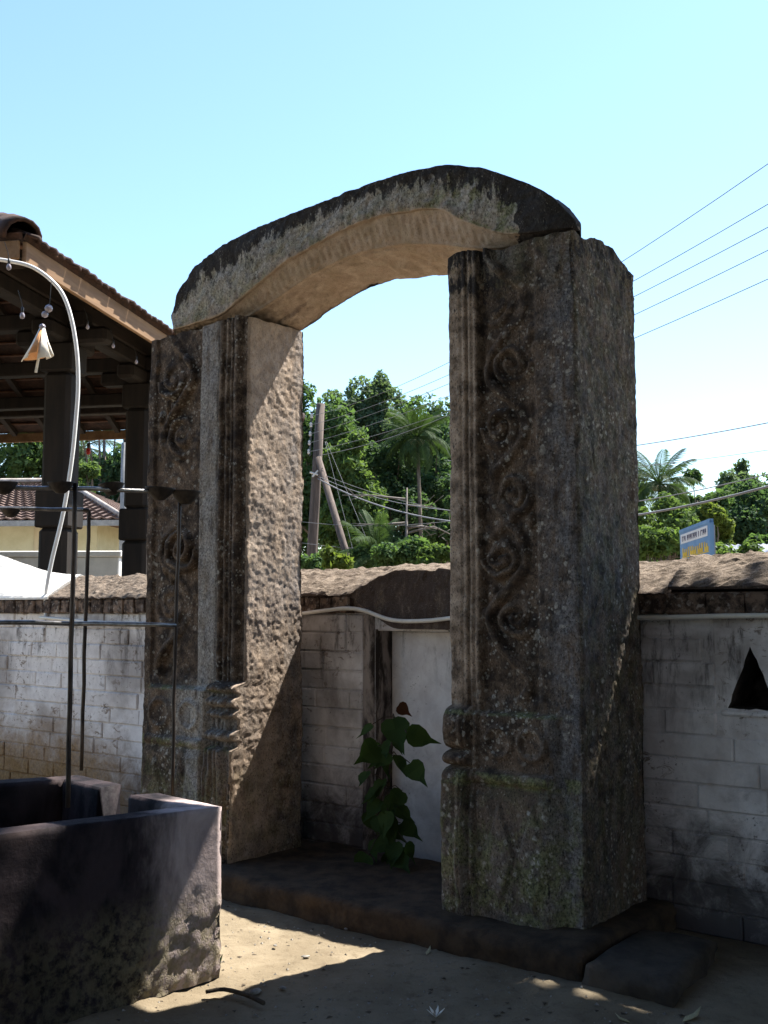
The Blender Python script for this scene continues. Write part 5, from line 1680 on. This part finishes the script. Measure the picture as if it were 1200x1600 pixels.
blocker_tree(Vector((6.5, -5.0, 0)), (6.0, -4.5, 8.0), 6.5, 6.0, 1.8, 80, 11000, 302, 'unseen broad dark tree added behind the viewer to cut sky light, right')
blocker_tree(Vector((9.5, 1.0, 0)), (5.4, 2.3, 9.6), 5.2, 3.2, 1.2, 80, 8500, 303, 'unseen broad dark tree added right of the viewer to keep sun off the yard')
blocker_tree(Vector((-7.5, 1.2, 0)), (-1.8, 0.6, 8.6), 5.0, 3.0, 1.2, 80, 13000, 304, 'unseen broad dark tree added above the viewer to cut overhead sky light')
hall = empty('sky_blocking_hall', (0, -11, 0), 0); tag(hall, 'unseen long low whitewashed hall with tiled roof, added behind the viewer to block sky light', 'building')
m = MB(); m.box(-16, 16, -8, 0, 0, 4.2); m.build('wall', M_CREAM, hall)
m = MB(); m.add([(-17, 1.4, 4.0), (17, 1.4, 4.0), (17, -9, 4.0), (-17, -9, 4.0), (-13, -4, 8), (13, -4, 8)], [(0, 1, 5, 4), (1, 2, 5), (2, 3, 4, 5), (3, 0, 4), (3, 2, 1, 0)]); m.build('roof', M_TILE2, hall)
for q in range(7):
    m = MB(); m.box(-13.6 + q * 4, -12.4 + q * 4, -0.02, 0.06, 0.2, 2.6, None, .02); m.build('door', M_WOOD, hall)

# ------------------------------------------------------------------ sapling with heart shaped leaves in the doorway
def heart_mesh(seed):
    rr = random.Random(seed)
    out = [(0, 0.0), (0.20, 0.015), (0.40, -0.10), (0.47, -0.34), (0.36, -0.62), (0.12, -0.88), (0.0, -1.3)]
    V = [Vector((0, 0, -0.02)), Vector((0, 0.03, -0.35)), Vector((0, 0.03, -0.70)), Vector((0, -0.12, -1.28))]
    for s in (1, -1):
        for (x, z) in out[1:6]:
            V.append(Vector((s * x, -0.10 * abs(x) - 0.06 * (z ** 2) + rr.uniform(-.03, .03), z)))
    F = []
    for s, b in ((0, 4), (1, 9)):
        fs = [(0, b, b + 1), (0, b + 1, b + 2, 1), (1, b + 2, b + 3, 2), (2, b + 3, b + 4), (2, b + 4, 3)]
        F += fs if s == 0 else [tuple(reversed(f)) for f in fs]
    me = bpy.data.meshes.new('leaf'); me.from_pydata(V, [], F)
    a = me.attributes.new('rnd', 'FLOAT', 'FACE')
    for d in a.data: d.value = rr.uniform(.2, .8)
    me.polygons.foreach_set('use_smooth', [True] * len(me.polygons)); me.update()
    return me
HM = [heart_mesh(q) for q in range(4)]
for me in HM: me.materials.append(M_SAPL)
HR = heart_mesh(9); HR.materials.append(M_SAPR)
def onD(px, py, d):
    r = at(px, py, 1.0) - Vector((0, 0, EYE)); n = Vector((-math.sin(ANG), math.cos(ANG), 0))
    t = (O0.dot(n) + d - 0) / r.dot(n)
    return Vector((0, 0, EYE)) + r * t
sbase = FRM @ Vector((-1.66, 0.50, 0.12))
sap = empty('sapling', sbase)
tag(sap, 'dark green sapling with heart shaped leaves growing at the blocked door', 'plant')
spine = [sbase] + [onD(p[0], p[1], 0.52) for p in ((604, 1290), (607, 1230), (611, 1180), (616, 1120))]
m = MB(); m.tube([p - sbase for p in smooth_path(spine, 4)], 0.007, 6); m.build('stem', M_TWIG, sap, True)
lv = [(578, 1132, 36, -.2), (588, 1165, 44, -.5), (614, 1122, 50, .1), (640, 1145, 42, .5), (622, 1180, 36, .2), (646, 1192, 34, .5), (568, 1205, 36, -.4), (598, 1218, 40, 0), (608, 1240, 38, .1), (632, 1236, 28, .2), (624, 1262, 30, .2), (587, 1275, 38, -.2), (568, 1268, 32, -.3), (630, 1286, 36, .3), (612, 1282, 34, 0), (600, 1308, 36, -.1), (578, 1312, 34, -.3), (620, 1315, 36, .2), (596, 1180, 32, -.1), (640, 1316, 30, .4), (570, 1335, 36, -.5), (604, 1332, 40, .1), (593, 1250, 34, -.2)]
lv += [(R.gauss(603, 14), R.uniform(1150, 1335), R.uniform(26, 38), R.uniform(-.4, .4)) for _ in range(17)]
lv = [(605 + (p[0] - 605) * 0.86, *p[1:]) for p in lv]
for q, (px, py, sz, tl) in enumerate(lv):
    o = bpy.data.objects.new('leaf', HM[q % 4]); link(o, sap)
    o.location = onD(px, py, 0.44 + R.uniform(-.06, .08)) - sbase
    s = sz * 6.0 / FPX; q_s = R.uniform(.72, 1.15); o.scale = (s * R.uniform(.8, 1.05) * q_s, s * q_s * R.uniform(1, 2.2), s * q_s)
    o.rotation_euler = (R.uniform(-.9, .2), R.uniform(-.8, .8) - tl * .8, ANG * .5 + tl + R.uniform(-.9, .9))
    m = MB(); pj = min(spine[1:], key=lambda p: (p - (o.location + sbase)).length); m.tube([pj - sbase, (pj - sbase).lerp(o.location, .5) + Vector((0, 0, .02)), o.location], 0.003, 4); m.build('petiole', M_TWIG, sap)
o = bpy.data.objects.new('leaf', HR); link(o, sap); o.location = onD(622, 1102, .46) - sbase; o.scale = (.085,) * 3; o.rotation_euler = (0, -.9, .4); o['label'] = 'young reddish leaf at the tip'

# ------------------------------------------------------------------ blue sign board and tin shed
sg_r, sg_l = at(1109, 812, 12.0), at(1062, 829.5, 13.75)
sg = empty('sign_board', Vector((sg_r.x, sg_r.y, 0)))
tag(sg, 'weathered blue sign board with white and yellow lettering above the wall', 'sign')
u = (sg_r - sg_l); u.z = 0; W_ = u.length; u.normalize(); nv = Vector((u.y, -u.x, 0))     # nv faces left/front
zt_ = sg_r.z
SM = Matrix(((u.x, -nv.x, 0, 0), (u.y, -nv.y, 0, 0), (0, 0, 1, 0), (0, 0, 0, 1)))
def sbx(name, x0, x1, z0, z1, y0, y1, mat, par=None):
    m = MB(); m.box(-W_ + x0 * W_, -W_ + x1 * W_, y0, y1, zt_ - z0, zt_ - z1, SM); return m.build(name, mat, par or sg)
SMz = 0.46
sbx('board', 0, 1, SMz, 0, 0.0, 0.03, M_BLUE)
sbx('frame_strip', 0, 1, 0.03, -0.012, -0.008, 0.038, M_BLUE); sbx('frame_strip', 0.965, 1.012, SMz, 0.031, -0.008, 0.038, M_BLUE)
wb = sbx('white_band', 0.04, 0.93, 0.175, 0.055, -0.004, -0.001, M_SGREY)
xk = 0.10
letters = MB()
while xk < 0.88:
    w = R.uniform(.025, .05)
    letters.box(-W_ + xk * W_, -W_ + (xk + 0.014) * W_, -0.008, -0.005, zt_ - 0.150, zt_ - 0.085, SM)
    if R.random() < .7: letters.box(-W_ + (xk + .016) * W_, -W_ + (xk + w) * W_, -0.008, -0.005, zt_ - 0.10 - R.choice((0, .03)), zt_ - 0.085 - R.choice((0, .0)), SM)
    xk += w + .02
letters.build('lettering', M_SDARK, wb)
yl = MB(); xk = 0.10
while xk < 0.92:
    w = R.uniform(.04, .075)
    yl.box(-W_ + xk * W_, -W_ + (xk + w * .45) * W_, -0.006, -0.001, zt_ - 0.345, zt_ - 0.235 - R.choice((0, .02)), SM)
    yl.box(-W_ + (xk + w * .46) * W_, -W_ + (xk + w) * W_, -0.006, -0.001, zt_ - 0.345 + R.choice((0, .05)), zt_ - 0.295, SM)
    xk += w + .014
yl.build('lettering', M_SYEL, sg)
sbx('underline', 0.08, 0.95, 0.362, 0.350, -0.006, -0.001, M_SYEL)
for xq in (0.12, 0.88):
    sbx('post', xq, xq + 0.035, zt_, 0.05, 0.032, 0.09, M_POLEG)
tsb = at(1215, 900, 20.0)
tin = empty('tin_shed', (tsb.x, 20, 0)); tag(tin, 'corrugated tin shed roof showing over the wall at the right edge', 'shed')
m = MB(); m.box(-0.5, 3, 0.2, 2.5, 0, 2.35); m.build('wall', M_CREAM, tin)
m = MB(); n = 60
for q in range(n + 1):
    x = -0.75 + 4.1 * q / n; w = 0.02 * math.cos(q * math.pi)
    for (y, z) in ((0.0, 2.42), (2.8, 2.95)):
        m.v += [(x, y, z + w + 0.12 * q / n), (x, y, z + w - 0.012 + 0.12 * q / n)]
for q in range(n):
    b = q * 4
    m.f += [(b, b + 4, b + 6, b + 2), (b + 1, b + 3, b + 7, b + 5), (b, b + 1, b + 5, b + 4), (b + 2, b + 6, b + 7, b + 3)]
m.build('roof_sheet', M_TIN, tin)

# ------------------------------------------------------------------ small things on the ground
def gpt_(px, py): return onplane(px, py, 0.0)
def pebble(p, s, label, seed):
    rr = random.Random(seed); m = MB()
    m.lathe([(0.001, -.35), (.7, -.3), (1, 0), (.75, .4), (.001, .55)], 9)
    me = m.mesh('pebble', True); me.materials.append(M_PEB)
    for v in me.vertices: v.co *= s * rr.uniform(.8, 1.2)
    o = obj('pebble', me, None, p + Vector((0, 0, s * .2)), rr.uniform(0, 6)); o.scale = (1.3, .9, .7)
    tag(o, label, 'pebble', 'pebbles in the yard')
pebble(gpt_(10, 1580), 0.024, 'pale pebble at the bottom left corner of the yard', 1)
pebble(gpt_(398, 1551), 0.026, 'dark pebble beside the twig at the shadow edge', 2)
pebble(gpt_(442, 1545), 0.014, 'small pale pebble right of the twig', 3)
pebble(gpt_(540, 1452), 0.010, 'tiny pebble on the sunlit earth near the step', 4)
pebble(gpt_(478, 1496), 0.016, 'flat pebble on the sunlit patch of earth', 5)
pebble(gpt_(430, 1478), 0.010, 'tiny pebble at the left of the sunlit earth patch', 6)
tw = [gpt_(p[0], p[1]) for p in ((322, 1557), (350, 1553), (385, 1562), (412, 1575))]
m = MB(); m.tube([p - tw[0] + Vector((0, 0, .018)) for p in smooth_path(tw, 3)], 0.009, 6); tag(m.build('twig', M_TWIG, None, True, tw[0]), 'dark fallen twig on the earth in front of the trough', 'twig')
# white frangipani-like blossom
fp = gpt_(681, 1590)
fe = empty('fallen_flower', fp); tag(fe, 'small white fallen blossom with thin petals at the bottom edge', 'flower')
for q in range(6):
    a = q * math.pi / 3 + .2
    m = MB(); d = Vector((math.cos(a), math.sin(a), 0.9)); s = Vector((-math.sin(a), math.cos(a), 0))
    m.add([Vector((0, 0, 0)), d * .02 + s * .006, d * .036, d * .02 - s * .006], [(0, 1, 2, 3)]); o = m.build('petal', M_PETAL, fe)
    o.modifiers.new('t', 'SOLIDIFY').thickness = 0.0015
def fallen(px, py, label, s, a):
    m = MB(); m.add([Vector((0, 0, .004)), Vector((.3, .16, .10)), Vector((.7, .12, .16)), Vector((1, 0, .42)), Vector((.7, -.12, .16)), Vector((.3, -.16, .10)), Vector((.5, 0, .02))], [(0, 1, 6), (1, 2, 6), (2, 3, 6), (3, 4, 6), (4, 5, 6), (5, 0, 6)])
    me = m.mesh('fallen_leaf', True); me.materials.append(M_DRYLEAF)
    o = obj('fallen_leaf', me, None, gpt_(px, py), a); o.scale = (s, s, s); o.modifiers.new('t', 'SOLIDIFY').thickness = 0.01
    tag(o, label, 'leaf', 'dry leaves fallen in the yard')
fallen(1066, 1597, 'curled pale dry leaf standing up at the bottom edge, right of centre', 0.10, 0.5)
fallen(985, 1598, 'small pale dry leaf beside the sunlit spot at the bottom edge', 0.06, 2.6)
fallen(666, 1492, 'dark dry leaf lying in the shade below the step', 0.06, 1.2)
# weed at the trough foot
wp = gpt_(322, 1512)
we = empty('weed', wp); tag(we, 'small green weed sprouting at the foot of the trough', 'plant')
for q in range(9):
    a = q * 2.4; l = R.uniform(.03, .065)
    m = MB(); d = Vector((math.cos(a) * .7, math.sin(a) * .7, 0.9)); s = Vector((-math.sin(a), math.cos(a), 0)) * .009
    b = Vector((R.uniform(-.05, .05), R.uniform(-.03, .03), 0))
    m.add([b, b + d * l * .5 + s, b + d * l, b + d * l * .5 - s], [(0, 1, 2, 3)])
    o = m.build('blade', LEAVES[2], we); o.modifiers.new('t', 'SOLIDIFY').thickness = 0.001

# ------------------------------------------------------------------ grit and leaf crumbs lying on the yard
g = np.random.default_rng(91)
def grit(n, smin, smax, mat, name, label, flat=0.6, seed=1):
    gg = np.random.default_rng(seed)
    Y = gg.uniform(3.3, 6.2, n); X = gg.uniform(-0.42, 0.42, n) * Y
    lx, ly = frame_local(X, Y)
    keep = (ly < -0.33)
    X, Y = X[keep], Y[keep]; n = len(X)
    sz = smin + (smax - smin) * gg.random(n) ** 3
    base = np.array([[1, 0, 0], [-.5, .87, 0], [-.5, -.87, 0], [0, 0, flat * 1.3]])
    ang = gg.uniform(0, 6.283, n)
    ca, sa = np.cos(ang), np.sin(ang)
    st_ = gg.uniform(.6, 1.5, n)
    P = np.zeros((n, 4, 3))
    for q in range(4):
        bx, by = base[q, 0] * sz * st_, base[q, 1] * sz
        P[:, q, 0] = X + bx * ca - by * sa; P[:, q, 1] = Y + bx * sa + by * ca; P[:, q, 2] = base[q, 2] * sz + gg.uniform(0, .2, n) * sz
    ix = np.clip(np.searchsorted(gx, X), 0, len(gx) - 1); iy = np.clip(np.searchsorted(gy, Y), 0, len(gy) - 1)
    P[:, :, 2] += ZZ[ix, iy][:, None]
    b = (np.arange(n) * 4)[:, None]
    F = np.concatenate([b + [0, 1, 3], b + [1, 2, 3], b + [2, 0, 3]])
    o = obj(name, mesh_np(name, P.reshape(-1, 3), F, False, None, mat))
    tag(o, label, 'gravel', None, 'stuff')
grit(4200, 0.0015, 0.010, M_PEB, 'gravel', 'fine grey gravel scattered over the yard', 0.6, 3)
grit(1300, 0.003, 0.016, M_TWIG, 'leaf_litter', 'dark crumbs of dry leaf and bark on the yard', 0.25, 4)
